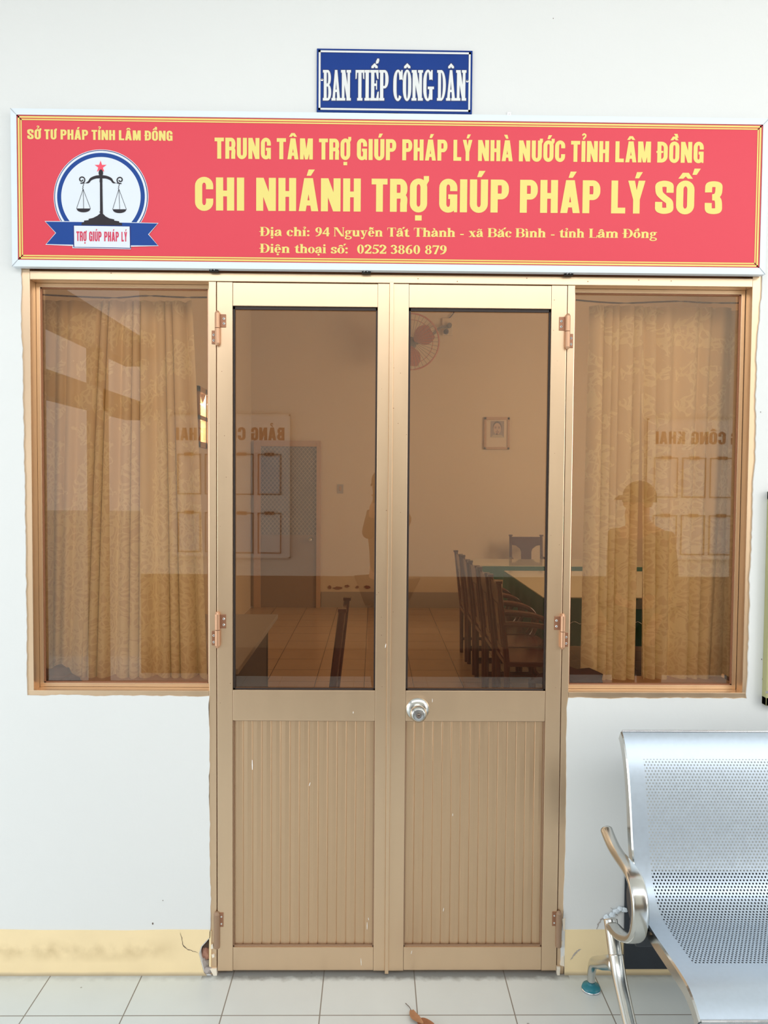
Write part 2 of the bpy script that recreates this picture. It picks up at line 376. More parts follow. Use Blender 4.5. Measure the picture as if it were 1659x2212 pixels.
def thing(name, loc, label, cat, group=None, kind=None):
    o = bpy.data.objects.new(name, None); COL.objects.link(o); o.location = loc; o.empty_display_size = 0.1
    return tag(o, label, cat, group, kind)
def copy_tree(o, parent=None):
    c = o.copy(); COL.objects.link(c)
    if parent is not None: c.parent = parent
    for ch in list(o.children): copy_tree(ch, c)
    return c
def smooth_path(pts, sub=6):
    P = [Vector(p) for p in pts]; out = []
    for i in range(len(P)-1):
        a, b, c, d = P[max(i-1, 0)], P[i], P[i+1], P[min(i+2, len(P)-1)]
        for k in range(sub):
            t = k/sub
            out.append(0.5*((2*b)+(c-a)*t+(2*a-5*b+4*c-d)*t*t+(-a+3*b-3*c+d)*t**3))
    out.append(P[-1]); return out

# ---------------------------------------------------------------- lettering: flat glyphs drawn as strips and polygons
def rect(x0, x1, y0, y1): return [(x0, y0), (x1, y0), (x1, y1), (x0, y1)]
def strip(outer, inner):
    return [[outer[i], outer[i+1], inner[i+1], inner[i]] for i in range(len(outer)-1)]
def pen(pts, wv, wh, sub=8, curve=True):
    P = [Vector((x, y)) for x, y in pts]
    if curve: P = [Vector(p[:2]) for p in smooth_path([(x, y, 0) for x, y in pts], sub)]
    A, B = [], []
    for i, p in enumerate(P):
        t = (P[min(i+1, len(P)-1)]-P[max(i-1, 0)]).normalized(); n = Vector((-t.y, t.x))
        w = 0.5*math.sqrt((wv*n.x)**2+(wh*n.y)**2)
        A.append(tuple(p+n*w)); B.append(tuple(p-n*w))
    return strip(A, B)
def arc(cx, cy, rx, ry, a0, a1, n=12):
    return [(cx+rx*math.cos(math.radians(a0+(a1-a0)*i/n)), cy+ry*math.sin(math.radians(a0+(a1-a0)*i/n))) for i in range(n+1)]
def ringseq(x0, x1, y0, y1, sv, sh, ry, parts):
    """outer / inner outline pairs of a rounded ring; parts lists 'top', 'bottom' arcs in drawing order"""
    cx = (x0+x1)/2; rx = (x1-x0)/2; O = []; I = []
    ro = min(ry, (y1-y0)/2); ri = max(ro-sh, 0.01)
    for p in parts:
        if p[0] == 'p':
            side, y = p[1], p[2]
            O.append((x1 if side > 0 else x0, y)); I.append((x1-sv if side > 0 else x0+sv, y))
        elif p[0] == 'top':
            O += arc(cx, y1-ro, rx, ro, p[1], p[2]); I += arc(cx, y1-ro, rx-sv, ri, p[1], p[2])
        else:
            O += arc(cx, y0+ro, rx, ro, p[1], p[2]); I += arc(cx, y0+ro, rx-sv, ri, p[1], p[2])
    return strip(O, I)
def ring(x0, x1, y0, y1, sv, sh, ry):
    ro = min(ry, (y1-y0)/2)
    return ringseq(x0, x1, y0, y1, sv, sh, ry, [('top', 0, 180), ('bottom', 180, 360), ('p', 1, y1-ro)])
def bowl(x0, x1, y0, y1, sv, sh, rx, ry):
    O = [(x0, y1)]+arc(x1-rx, y1-ry, rx, ry, 90, 0)+arc(x1-rx, y0+ry, rx, ry, 0, -90)+[(x0, y0)]
    ix, iy = max(rx-sv, 0.01), max(ry-sh, 0.01)
    I = [(x0, y1-sh)]+arc(x1-rx, y1-ry, ix, iy, 90, 0)+arc(x1-rx, y0+ry, ix, iy, 0, -90)+[(x0, y0+sh)]
    return strip(O, I)
SANS = dict(sv=0.215, sh=0.175, k=1.0, serif=0, ry=0.27)
SERIFB = dict(sv=0.205, sh=0.05, k=1.28, serif=0.05, ry=0.5)
SLAB = dict(sv=0.138, sh=0.08, k=0.66, serif=0.085, ry=0.40)
def foot(cx, w, y, st, top=False):
    h = st['serif']
    return [rect(cx-w/2, cx+w/2, y-h if top else y, y if top else y+h)] if h else []
def glyph(ch, st):
    """(advance width, polygons) of one base letter; cap height 1"""
    sv, sh, k, sf, ry = st['sv'], st['sh'], st['k'], st['serif'], st['ry']
    P = []; ex = sv*0.32 if sf else 0
    tv = sh*1.25 if sf and st is SERIFB else sv*0.9
    if ch in 'Đ': ch0 = 'D'
    else: ch0 = ch
    fw = sv+2*ex
    def stem(x, y0=0, y1=1, s=sv, f0=True, f1=True):
        P.append(rect(x, x+s, y0, y1))
        if sf:
            if f0: P.extend(foot(x+s/2, s+2*ex, y0, st))
            if f1: P.extend(foot(x+s/2, s+2*ex, y1, st, True))
    if ch0 == 'I':
        W = sv+2*ex; stem(ex)
    elif ch0 in 'HN':
        W = (0.54 if ch0 == 'H' else 0.60)*k+2*ex
        if ch0 == 'H': stem(ex); stem(W-ex-sv); P.append(rect(ex, W-ex, 0.43, 0.43+sh))
        elif sf:
            stem(ex, s=tv); stem(W-ex-tv, s=tv); P.append([(ex, 1), (ex+sv*1.15, 1), (W-ex, 0), (W-ex-sv*1.0, 0)])
        else: stem(0); stem(W-sv); P.append([(0, 1), (sv*1.05, 1), (W, 0), (W-sv*1.05, 0)])
    elif ch0 == 'M':
        W = 0.70*k; stem(0, s=sv*0.92); stem(W-sv*0.92, s=sv*0.92)
        P.append([(0, 1), (sv*1.25, 1), (W/2+sv*0.36, 0), (W/2-sv*0.36, 0)]); P.append([(W, 1), (W-sv*1.25, 1), (W/2-sv*0.36, 0), (W/2+sv*0.36, 0)])
    elif ch0 == 'A':
        W = (0.60 if not sf else 0.62)*k+ex; c = W/2; ap = sv*0.62 if not sf else sv*0.42
        lw = sv if not sf else tv
        P.append([(0 if not sf else ex, 0), (lw+(0 if not sf else ex), 0), (c+ap*0.6, 1), (c-ap, 1)])
        P.append([(W-(0 if not sf else ex*.6), 0), (W-sv-(0 if not sf else ex*.6), 0), (c-ap*0.6, 1), (c+ap, 1)])
        P.append(rect(W*0.24, W*0.76, 0.17 if not sf else 0.28, 0.17+sh*0.9 if not sf else 0.28+sh))
        if sf: P += foot(ex+lw/2, lw+1.8*ex, 0, st)+foot(W-ex*.6-sv/2, sv+1.8*ex, 0, st)
    elif ch0 == 'T':
        W = 0.50*k+ex; P.append(rect(0, W, 1-sh*(1.0 if not sf else 1.1), 1)); stem((W-sv)/2, f1=False)
        if sf:
            P.append([(0, 1), (sh*.9, 1), (sh*.6, 0.72), (0, 0.70)]); P.append([(W, 1), (W-sh*.9, 1), (W-sh*.6, 0.72), (W, 0.70)])
    elif ch0 in 'LE':
        W = (0.46 if ch0 == 'L' else 0.50)*k+ex; stem(ex, f0=True)
        P.append(rect(ex, W, 0, sh))
        if sf: P.append([(W, 0.30), (W-sh*.7, 0.28), (W-sh*1.6, 0), (W, 0)])
        if ch0 == 'E':
            P.append(rect(ex, W*0.96, 1-sh, 1)); P.append(rect(ex, W*0.8, 0.48, 0.48+sh))
            if sf: P.append([(W*.96, 0.70), (W*.96-sh*.7, 0.72), (W*.96-sh*1.6, 1), (W*.96, 1)]); P.append(rect(W*.8-sh*.5, W*.8, 0.36, 0.66))
    elif ch0 in 'PRBD':
        W = (0.545 if ch0 != 'D' else 0.555)*k+ex; stem(ex)
        if ch0 == 'D': P += bowl(ex+sv*.5, W, 0, 1, sv, sh, (W-ex)*0.62 if not sf else (W-ex)*.60, 0.30 if not sf else 0.5)
        elif ch0 == 'B': P += bowl(ex+sv*.5, W*0.96, 0.48, 1, sv*.95, sh, W*.4, 0.25)+bowl(ex+sv*.5, W, 0, 0.54, sv, sh, W*.42, 0.26)
        else: P += bowl(ex+sv*.5, W, 0.40, 1, sv, sh, W*.42, 0.27)
        if ch0 == 'R':
            P.append(rect(W-sv-0.01, W-0.01, 0.0, 0.28)); P += pen([(W-sv*.75, 0.48), (W-sv*.5, 0.40), (W-sv*.5-.01, 0.2)], sv, sh)
        if ch == 'Đ': P.append(rect(-0.05*k, ex+sv+0.10*k, 0.46, 0.46+max(sh*.55, .06)))
    elif ch0 == 'O':
        W = 0.545*k if st is not SERIFB else 0.62*k
        P += ring(0, W, -0.015, 1.015, sv, sh, ry)
    elif ch0 in 'CG':
        W = 0.54*k+(0.04 if sf else 0); end = 0.36
        if ch0 == 'C': P += ringseq(0, W, -0.015, 1.015, sv, sh, ry, [('p', 1, 0.64), ('top', 0, 180), ('bottom', 180, 360), ('p', 1, end)] if not sf else [('p', 1, .70), ('top', 12, 180), ('bottom', 180, 320)])
        else:
            P += ringseq(0, W, -0.015, 1.015, sv, sh, ry, [('p', 1, 0.64), ('top', 0, 180), ('bottom', 180, 360), ('p', 1, 0.5)] if not sf else [('p', 1, .70), ('top', 12, 180), ('bottom', 180, 330)])
            if not sf: P.append(rect(W*0.5, W, 0.40, 0.54)); P.append(rect(W-sv*.45, W, 0, 0.3))
            else: P.append(rect(W-sv, W, 0.03, 0.44)); P += foot(W-sv/2, sv*1.9, 0.46, st, True)
        if sf: P.append([(W, 1.0), (W-sh*.7, 1.0), (W-sv*.9, .80), (W, .66)])
    elif ch0 == 'U':
        W = 0.54*k; P += ringseq(0, W, -0.015, 1.2, sv, sh, ry, [('p', -1, 1.0), ('bottom', 180, 360), ('p', 1, 1.0)])
    elif ch0 == 'Y':
        W = 0.56*k; c = W/2; P.append(rect(c-sv/2, c+sv/2, 0, 0.46))
        P.append([(0, 1), (sv*1.02, 1), (c+sv*.28, 0.42), (c-sv/2, 0.42)]); P.append([(W, 1), (W-sv*1.02, 1), (c-sv*.28, 0.42), (c+sv/2, 0.42)])
    elif ch0 == 'K':
        W = 0.58*k; stem(0); P.append([(W*.92, 1), (W*.92-sv*1.1, 1), (sv*.8, 0.40), (sv*.8, 0.62), (sv*.9, 0.66)]); P.append([(W, 0), (W-sv*1.12, 0), (sv*.95, 0.55), (sv*1.6, 0.70)])
    elif ch0 == 'S':
        W = 0.55*k; h = sv/2; q = sh/2
        P += pen([(W-h, .64), (W-h, .76), (W-h*1.15, .87), (W*.5, 1.0-q), (h*1.12, .87), (h, .74), (h*1.3, .61), (W*.5, .48), (W-h*1.25, .37), (W-h, .25), (W-h*1.12, .13), (W*.5, q), (h*1.15, .13), (h, .24), (h, .36)], sv, sh*1.05)
    elif ch0 == '3' and not sf:
        W = 0.53; h = sv/2; q = sh/2
        P += pen([(h, .66), (h, .76), (h*1.2, .88), (W*.5, 1-q), (W-h*1.15, .88), (W-h, .76), (W-h*1.2, .62), (W*.60, .53), (W*.42, .525)], sv, sh)
        P += pen([(W*.42, .50), (W*.60, .50), (W-h*1.2, .42), (W-h, .25), (W-h*1.15, .12), (W*.5, q), (h*1.2, .12), (h, .24), (h, .34)], sv, sh)
    # ---- serif lower case, figures and points
    elif sf:
        xh = 0.68; s = sv*0.98; t = 0.055; e = 0.055
        def st_(x, y0, y1, both=True, flag=True):
            P.append(rect(x, x+s, y0, y1)); P.append(rect(x-e, x+s+e, y0, y0+t))
            if flag: P.append([(x-e, y1), (x, y1), (x, y1-t*1.1), (x-e, y1-t)])
        def arch(x, x2, flag=True):
            P.extend(pen([(x+s*.6, xh*.80), (x+s*1.2, xh*.93), (x2-s*.1, xh*.96), (x2+s*.5, xh*.78), (x2+s*.5, xh*.5)], s, t*1.9)); st_(x2, 0, xh*.62, flag=False)
        if ch0 == 'n': W = .66; st_(e, 0, xh); arch(e, W-s-e)
        elif ch0 == 'h': W = .66; st_(e, 0, 1.0); arch(e, W-s-e)
        elif ch0 == 'm': W = 1.0; st_(e, 0, xh); arch(e, .5-s/2+.0); arch(.5-s/2, W-s-e)
        elif ch0 == 'u':
            W = .66; P.append(rect(e, e+s, .16, xh)); P.append(rect(0, e+s, xh-t, xh)); P.append(rect(W-e-s, W-e, 0, xh)); P.append(rect(W-2*e-s, W-e, xh-t, xh)); P.append(rect(W-e-s, W, 0, t))
            P += pen([(e+s*.5, .25), (e+s*.6, .10), (e+s*1.3, .04), (W-e-s, .12)], s, t*1.9)
        elif ch0 in 'iı': W = s+2*e; st_(e, 0, xh); P += ([arc(e+s/2, .89, .105, .105, 0, 360, 14)[:-1]] if ch0 == 'i' else [])
        elif ch0 == 'o': W = .58; P += ring(0, W, -.015, xh+.015, s, t, xh/2)
        elif ch0 == 'c': W = .52; P += ringseq(0, W*1.06, -.015, xh+.015, s, t, xh/2, [('top', 40, 180), ('bottom', 180, 325)]); P.append(arc(W*.84, xh*.74, .095, .095, 0, 360, 12)[:-1])
        elif ch0 == 'e':
            W = .54; P += ringseq(0, W, -.015, xh+.015, s, t, xh/2, [('p', 1, xh*.5), ('top', 0, 180), ('bottom', 180, 322)]); P.append(rect(s*.6, W-.01, xh*.47, xh*.47+t))
        elif ch0 == 'a':
            W = .60; x = W-s-e; P.append(rect(x, x+s, .06, xh*.72)); P += pen([(x+s*.5, .12), (x+s*.8, .045), (W, .04)], s*.6, t)
            P += pen([(x+s*.5, xh*.62), (x+s*.2, xh*.95), (W*.42, xh*.97), (.10, xh*.78)], s, t*1.2); P.append(arc(.12, xh*.74, .09, .09, 0, 360, 12)[:-1])
            P += pen([(x+s*.4, xh*.60), (W*.45, xh*.52), (s*.55, xh*.36), (s*.52, xh*.18), (W*.32, .03), (x+s*.2, xh*.22)], s, t*1.1)
        elif ch0 == 'g':
            W = .58; P += ring(.02, W*.86, xh*.36, xh+.01, s*.9, t, xh*.33); P.append(rect(W*.66, W*1.02, xh-.09, xh-.01))
            P += pen([(.2, xh*.36), (.10, xh*.22), (.16, .06), (W*.6, .02), (W*.9, -.08), (W*.8, -.24), (W*.4, -.285), (.06, -.20), (.10, -.06), (.2, .02)], s*.62, t*1.7)
        elif ch0 == 's':
            W = .47; h = s/2
            P += pen([(W-.06, xh*.72), (W*.7, xh*.93), (W*.4, xh*.96), (h*.9, xh*.78), (W*.3, xh*.58), (W*.7, xh*.44), (W-h*.9, xh*.22), (W*.6, .035), (W*.25, .06), (.05, xh*.27)], s*.92, t*1.6)
            P.append(rect(W-.085, W-.03, xh*.66, xh)); P.append(rect(.02, .075, 0, xh*.33))
        elif ch0 == 't': W = .42; P.append([(.10, .16), (.10+s, .16), (.10+s, .90), (.10+s*.8, .90), (.10, .72)]); P.append(rect(0, W*.95, xh-t*1.2, xh)); P += pen([(.10+s*.5, .22), (.10+s*.62, .07), (.10+s*1.2, .04), (W, .13)], s, t*1.6)
        elif ch0 == 'x':
            W = .64; P.append([(.03, xh), (.03+s*1.15, xh), (W-.03, 0), (W-.03-s*1.15, 0)]); P.append([(W-.08, xh), (W-.16, xh), (.08, 0), (.16, 0)])
            P += [rect(0, s*1.5, xh-t, xh), rect(W-s*1.5, W, 0, t), rect(W-.26, W, xh-t, xh), rect(0, .26, 0, t)]
        elif ch0 == 'y':
            W = .62; P.append([(.03, xh), (.03+s*1.15, xh), (W*.58, .0), (W*.44, .0)]); P += pen([(W-.11, xh), (W*.52, .02), (W*.38, -.20), (.16, -.23)], .075, .09); P.append(arc(.14, -.19, .09, .09, 0, 360, 12)[:-1])
            P += [rect(0, s*1.5, xh-t, xh), rect(W-.26, W, xh-t, xh)]
        elif ch0 == '-': W = .36; P.append(rect(0, W, .22, .34))
        elif ch0 == ':': W = .26; P += [arc(.13, .10, .105, .105, 0, 360, 12)[:-1], arc(.13, .56, .105, .105, 0, 360, 12)[:-1]]
        elif ch0 == '0': W = .62; P += ring(0.02, W-.02, -.015, 1.0, s, t, .5)
        elif ch0 == '8': W = .62; P += ring(.06, W-.06, .49, 1.0, s*.85, t*1.1, .26)+ring(.02, W-.02, -.015, .54, s*.95, t*1.1, .28)
        elif ch0 == '6': W = .62; P += ring(.02, W-.02, -.015, .60, s, t, .31)+pen([(s*.5+.02, .30), (s*.55+.02, .60), (W*.5, .90), (W-.06, .97)], s, t*1.2)
        elif ch0 == '9': W = .62; P += ring(.02, W-.02, .40, 1.0, s, t, .31)+pen([(W-s*.5-.02, .70), (W-s*.55-.02, .40), (W*.5, .10), (.06, .01)], s, t*1.2)
        elif ch0 == '7': W = .60; P.append(rect(.02, W, .83, .98)); P.append([(W, .9), (W-.16, .86), (.14, 0), (.14+s, 0)]); P.append(rect(.02, .07, .70, .98))
        elif ch0 == '4': W = .64; P.append(rect(W*.56, W*.56+s, 0, 1)); P.append(rect(0, W, .24, .24+.13)); P.append([(W*.62, 1), (W*.76, 1), (.12, .30), (0, .30)])
        elif ch0 == '2': W = .60; P += pen([(.08, .70), (.13, .88), (W*.48, .96), (W-s*.55, .74), (W*.62, .46), (.06, .07)], s, t*1.6); P.append(rect(.02, W-.02, 0, .155)); P.append([(W-.02, .28), (W-.07, .26), (W-.14, .1), (W-.02, .1)])
        elif ch0 == '5': W = .60; P.append([(.12, .85), (W*.95, .85), (W, 1.0), (.16, 1.0)]); P.append([(.12, .9), (.18, .9), (.15, .56), (.08, .56)]); P += pen([(.09, .56), (W*.5, .58), (W-s*.5, .34), (W*.62, .10), (.10, .04)], s, t*1.8); P.append(arc(.10, .10, .085, .085, 0, 360, 12)[:-1])
        elif ch0 == '3': W = .58; P += pen([(.07, .76), (.15, .90), (W*.5, .95), (W-s*.6, .76), (W*.55, .55), (W*.38, .52)], s*.9, t*1.7); P += pen([(W*.38, .53), (W*.6, .53), (W-s*.5, .30), (W*.60, .07), (.09, .05)], s, t*1.7); P.append(arc(.10, .11, .085, .085, 0, 360, 12)[:-1])
        else: W = .4
    else: W = 0.3
    return W, P
def mark(cp, W, base, st, n_before):
    sf = st['serif']; low = base in 'aceghimnostuxyı'; top = (0.68 if low else 1.0)+(0.07 if not sf else 0.08); c = W/2; z = 1.0 if not sf else (0.95 if st is SERIFB else 0.42); zy = 1.0 if st is not SLAB else 1.25
    def T(poly): return [(c+(x)*z, top+y*zy) for x, y in poly]
    dx, dy = ((0.26, 0.12) if n_before else (0.0, 0.0))
    if st is SLAB:
        if cp == 0x302: return [[(c-.135, 1.06), (c-.04, 1.06), (c, 1.115), (c, 1.225), (c-.135, 1.12)], [(c+.135, 1.06), (c+.04, 1.06), (c, 1.115), (c, 1.225), (c+.135, 1.12)]]
        if cp == 0x301: return [[(c+.05, 1.20), (c+.16, 1.22), (c+.205, 1.31), (c+.19, 1.375), (c+.12, 1.375), (c+.06, 1.28)]]
    if cp == 0x301: return [T([(-.06+dx, 0+dy), (.07+dx, 0+dy), (.19+dx, .19+dy), (.0+dx, .19+dy)])]
    if cp == 0x300: return [T([(.06+dx*.6, 0+dy), (-.07+dx*.6, 0+dy), (-.19+dx*.6, .19+dy), (.0+dx*.6, .19+dy)])]
    if cp == 0x302: return [T([(-.22, 0), (-.07, 0), (.03, .10), (.03, .18), (-.09, .18)]), T([(.22, 0), (.07, 0), (-.03, .10), (-.03, .18), (.09, .18)])]
    if cp == 0x306: return [T(q) for q in pen([(-.17, .17), (-.12, .05), (0, .01), (.12, .05), (.17, .17)], .07, .09)]
    if cp == 0x303: return [T([(x, y+dy) for x, y in q]) for q in pen([(-.19, .02), (-.10, .12), (0, .08), (.10, .04), (.19, .13)], .06, .09)]
    if cp == 0x309: return [T([(x+.02, y) for x, y in q]) for q in pen([(-.09, .19), (.0, .26), (.09, .20), (.05, .10), (-.01, .06), (-.02, -.01)], .09, .08)]
    if cp == 0x323:
        if sf: return [[(c+.10*math.cos(2*PI*i/12), -.17+.10*math.sin(2*PI*i/12)) for i in range(12)]]
        return [rect(c-.105, c+.105, -.26, -.10)]
    if cp == 0x31B:
        s = st['sv']*.7
        return [rect(W-s*.75, W+s*.35, .93, 1.09), [(W-s*.2, .80), (W-s*.75, .76), (W-s*.75, .95), (W+s*.35, .95)]]
    return []
def text_polys(word, st, gap=None):
    x = 0; out = []; gap = gap if gap is not None else (0.08 if not st['serif'] else (0.035 if st is SERIFB else 0.012))
    for i, ch in enumerate(word):
        d = [c for c in unicodedata.normalize('NFD', ch)] if ch not in 'Đ' else ['Đ']
        b = d[0]; marks = [ord(c) for c in d[1:]]
        bb = 'ı' if (b == 'i' and any(q in (0x300, 0x309, 0x301, 0x303) for q in marks)) else b
        W, P = glyph(bb, st); polys = list(P)
        up = [q for q in marks if q not in (0x323, 0x31B)]
        for q in marks:
            polys += mark(q, W, bb, st, 1 if (q in up and up.index(q) > 0) else 0)
        out += [[(px+x, py) for px, py in p] for p in polys]
        x += W+gap
    return x-gap, out
def lettering(mb, words, p0, p1, cap, st, y, gap=None):
    """words: [(text, X0, X1)]; p0, p1: two baseline points (X, Z) giving the line's direction"""
    sl = (p1[1]-p0[1])/(p1[0]-p0[0])
    for w, X0, X1 in words:
        tot, polys = text_polys(w, st, gap); s = (X1-X0)/tot
        mb.union([[(X0+px*s, p0[1]+sl*(X0+px*s-p0[0])+py*cap) for px, py in p] for p in polys], y)
    return mb

# ---------------------------------------------------------------- the setting: porch, facade wall, room behind
def jag(pts, amp, step=0.02, seed=1):
    rnd = random.Random(seed); out = []
    for i, (a, b) in enumerate(zip(pts, pts[1:])):
        L = math.hypot(b[0]-a[0], b[1]-a[1]); n = max(1, int(L/step)); nx, nz = -(b[1]-a[1])/L, (b[0]-a[0])/L; w = 0
        for k in range(n):
            t = k/n; w = 0.7*w+rnd.uniform(-1, 1)*amp if k else 0
            out.append((a[0]+(b[0]-a[0])*t+nx*w, a[1]+(b[1]-a[1])*t+nz*w))
    out.append(pts[-1]); return out
YW = -0.004                                   # painted wall face, a hair proud of the metal frames
lo = [(-0.530, 0.0), (-0.552, 0.012), (-0.562, 0.05), (-0.568, 0.075), (-0.560, 0.098), (-0.545, 0.115), (-0.534, 0.128), (-0.532, 0.165)]
opening = lo + jag([(-0.532, 0.165), (-0.535, 0.55), (-0.535, 0.937), (-1.128, 0.9375), (-1.129, 1.5), (-1.134, 2.335)], 0.0016, 0.013, 3)[1:] \
    + [(1.252, 2.335)] + jag([(1.252, 2.335), (1.242, 2.10), (1.244, 1.75), (1.238, 1.30), (1.237, 0.935), (0.645, 0.935)], 0.0018, 0.014, 5)[1:] \
    + jag([(0.645, 0.935), (0.640, 0.90), (0.644, 0.5), (0.640, 0.20), (0.632, 0.10), (0.634, 0.045), (0.646, 0.03), (0.650, 0.0)], 0.0012, 0.02, 6)[1:]
def facade():
    outer = [(-6, 0), (-6, 4.8), (7, 4.8), (7, 0)]
    loop = [outer[0], outer[1], outer[2], outer[3]] + opening[::-1]
    n = len(loop); edges = [(i, (i+1) % n) for i in range(n)]
    vs, es, fs, *_ = delaunay_2d_cdt([Vector(p) for p in loop], edges, [], 1, 1e-5)
    mb = MB(); mb.add([(v.x, YW, v.y) for v in vs], [tuple(f) for f in fs])
    for a, b in zip(opening, opening[1:]):                     # reveal of the opening
        mb.add([(a[0], YW, a[1]), (b[0], YW, b[1]), (b[0], 0.12, b[1]), (a[0], 0.12, a[1])], [(0, 1, 2, 3)])
    mb.add([(x, 0.15, z) for x, z in ((-6, 0), (-1.2, 0), (-1.2, 4.8), (-6, 4.8))], [(0, 1, 2, 3)])
    mb.add([(x, 0.15, z) for x, z in ((1.3, 0), (7, 0), (7, 4.8), (1.3, 4.8))], [(0, 1, 2, 3)])
    mb.add([(x, 0.15, z) for x, z in ((-1.2, 2.34), (1.3, 2.34), (1.3, 4.8), (-1.2, 4.8))], [(0, 1, 2, 3)])
    return mb.build('wall_front', M['wall'])
wall_front = tag(facade(), 'white painted porch wall around the bronze aluminium door and window set', 'wall', kind='structure')
def polyline_crack(name, pts, w, y=YW-0.0006, m='hole', seed=1):
    rnd = random.Random(seed); mb = MB(); P = smooth_path([(p[0], 0, p[1]) for p in pts], 5); L, R = [], []
    for i, p in enumerate(P):
        t = (P[min(i+1, len(P)-1)]-P[max(i-1, 0)]).normalized(); k = w*(0.35+0.65*rnd.random())*(0.3+math.sin(PI*(i+0.5)/len(P)))
        q = Vector((p.x+rnd.uniform(-1, 1)*w*.8, y, p.z+rnd.uniform(-1, 1)*w*.8)); L.append(q+Vector((-t.z, 0, t.x))*k); R.append(q-Vector((-t.z, 0, t.x))*k)
    mb.add(L+R, [(i, i+1, len(L)+i+1, len(L)+i) for i in range(len(L)-1)])
    return mb.build(name, M[m], wall_front)
px = lambda *pp: [(at(x, y, YW).x, at(x, y, YW).z) for x, y in pp]
# painted skirting band
def baseboard(name, x0, x1, cut, lab):
    top = [(x0+(x1-x0)*i/40, 0.1545+0.0012*math.sin(i*1.3)+0.0008*math.sin(i*3.1)) for i in range(41)]
    poly = [(x0, 0.0)]+top+cut
    n = len(poly)
    vs, es, fs, *_ = delaunay_2d_cdt([Vector(p) for p in poly], [(i, (i+1) % n) for i in range(n)], [], 1, 1e-6)
    mb = MB(); mb.add([(v.x, YW-0.0025, v.y) for v in vs], [tuple(f) for f in fs])
    for a, b in zip(poly, poly[1:]): mb.add([(a[0], YW-0.0025, a[1]), (b[0], YW-0.0025, b[1]), (b[0], YW+0.001, b[1]), (a[0], YW+0.001, a[1])], [(0, 1, 2, 3)])
    return tag(mb.build(name, M['cream_paint']), lab, 'baseboard', kind='structure')
baseboard('baseboard_left', -6, -0.5345, [(-0.5355, 0.130), (-0.548, 0.117), (-0.563, 0.100), (-0.571, 0.075), (-0.565, 0.05), (-0.555, 0.012), (-0.545, 0.0)], 'yellow painted skirting band stained brown, beside the broken door corner')
baseboard('baseboard_right', 0.6465, 7, [(7, 0.0)], 'yellow painted skirting band behind the steel bench')
# cracks in the paint
polyline_crack('crack', px((389, 2013), (393, 2025), (396, 2040), (404, 2049), (416, 2053), (428, 2057)), 0.0012, YW-0.0032, seed=2)
polyline_crack('crack', px((1288, 2006), (1293, 1995), (1303, 1984), (1318, 1978)), 0.0030, YW-0.0007, 'mortar', seed=3)
polyline_crack('crack', px((1233, 2072), (1239, 2062), (1247, 2054), (1254, 2048)), 0.0026, YW-0.0032, 'mortar', seed=4)
polyline_crack('crack', px((1318, 1961), (1329, 1968), (1334, 1978)), 0.0014, YW-0.0007, 'mortar', seed=5)
for i, (x, y, r) in enumerate(((330, 1995, .004), (352, 1945, .002), (1648, 1467, .005), (1651, 1480, .002), (1645, 1424, .0025), (1643, 890, .002), (1195, 40, .002), (1655, 1452, .003))):
    c = at(x, y, YW); MB().flat([(c.x+r*.6*math.cos(k*PI/4), c.z+r*math.sin(k*PI/4)) for k in range(8)], YW-0.0006).build('stain', M['hole'], wall_front)
# broken brick corner beside the door jamb
mbk = MB(); rr = random.Random(4)
def rock(c, s, name, m, parent, seed):
    r = random.Random(seed); bm = bmesh.new(); bmesh.ops.create_icosphere(bm, subdivisions=2, radius=1)
    mb = MB(); off = {}
    for v in bm.verts:
        k = 1+r.uniform(-.22, .22); off[v.index] = (c[0]+v.co.x*s[0]*k, c[1]+v.co.y*s[1]*k, c[2]+v.co.z*s[2]*k)
    mb.add([off[i] for i in range(len(bm.verts))], [tuple(v.index for v in f.verts) for f in bm.faces]); bm.free()
    return mb.build(name, M[m], parent)
MB().box(-0.58, -0.52, 0.035, 0.05, 0.0, 0.14).build('recess_back', M['hole'], wall_front)
rock((-0.552, 0.028, 0.095), (.018, .016, .028), 'exposed_brick', 'hole', wall_front, 1)
rock((-0.553, 0.022, 0.060), (.016, .016, .024), 'exposed_brick', 'brick', wall_front, 2)
rock((-0.556, 0.012, 0.028), (.014, .014, .022), 'exposed_mortar', 'mortar', wall_front, 3)
rock((-0.541, 0.004, 0.012), (.016, .012, .014), 'exposed_mortar', 'mortar', wall_front, 4)
mb = MB().hexa([(-0.5375, -.004, .030), (-0.531, -.004, .028), (-0.529, -.004, .150), (-0.5365, -.004, .150)], [(-0.5375, .01, .030), (-0.531, .01, .028), (-0.529, .01, .150), (-0.5365, .01, .150)])
mb.build('plaster_strip', M['cream_paint'], wall_front)
MB().prism([(-.534, .022), (-.512, .023), (-.511, -0.002), (-.521, -0.003)], -.006, .012).build('plaster_chip', M['chip'], wall_front)
MB().prism([(-.531, .104), (-.524, .106), (-.523, .092), (-.531, .090)], -.006, .004).build('plaster_chip', M['chip'], wall_front)
MB().prism([(-.529, .070), (-.520, .072), (-.519, .064), (-.526, .060)], -.006, .004).build('plaster_chip', M['chip'], wall_front)
MB().prism([(.620, .028), (.632, .027), (.631, 0.0), (.622, 0.0)], -.006, .006).build('plaster_chip', M['chip'], wall_front)
MB().prism([(.636, .062), (.643, .066), (.646, .030), (.632, .034)], -.006, .004).build('plaster_chip', M['chip'], wall_front)
MB().prism([(.629, .112), (.639, .118), (.636, .100), (.631, .098)], -.006, .004).build('plaster_chip', M['chip'], wall_front)
MB().prism([(.636, .190), (.646, .196), (.645, .150), (.640, .152)], -.006, .004).build('plaster_chip', M['chip'], wall_front)
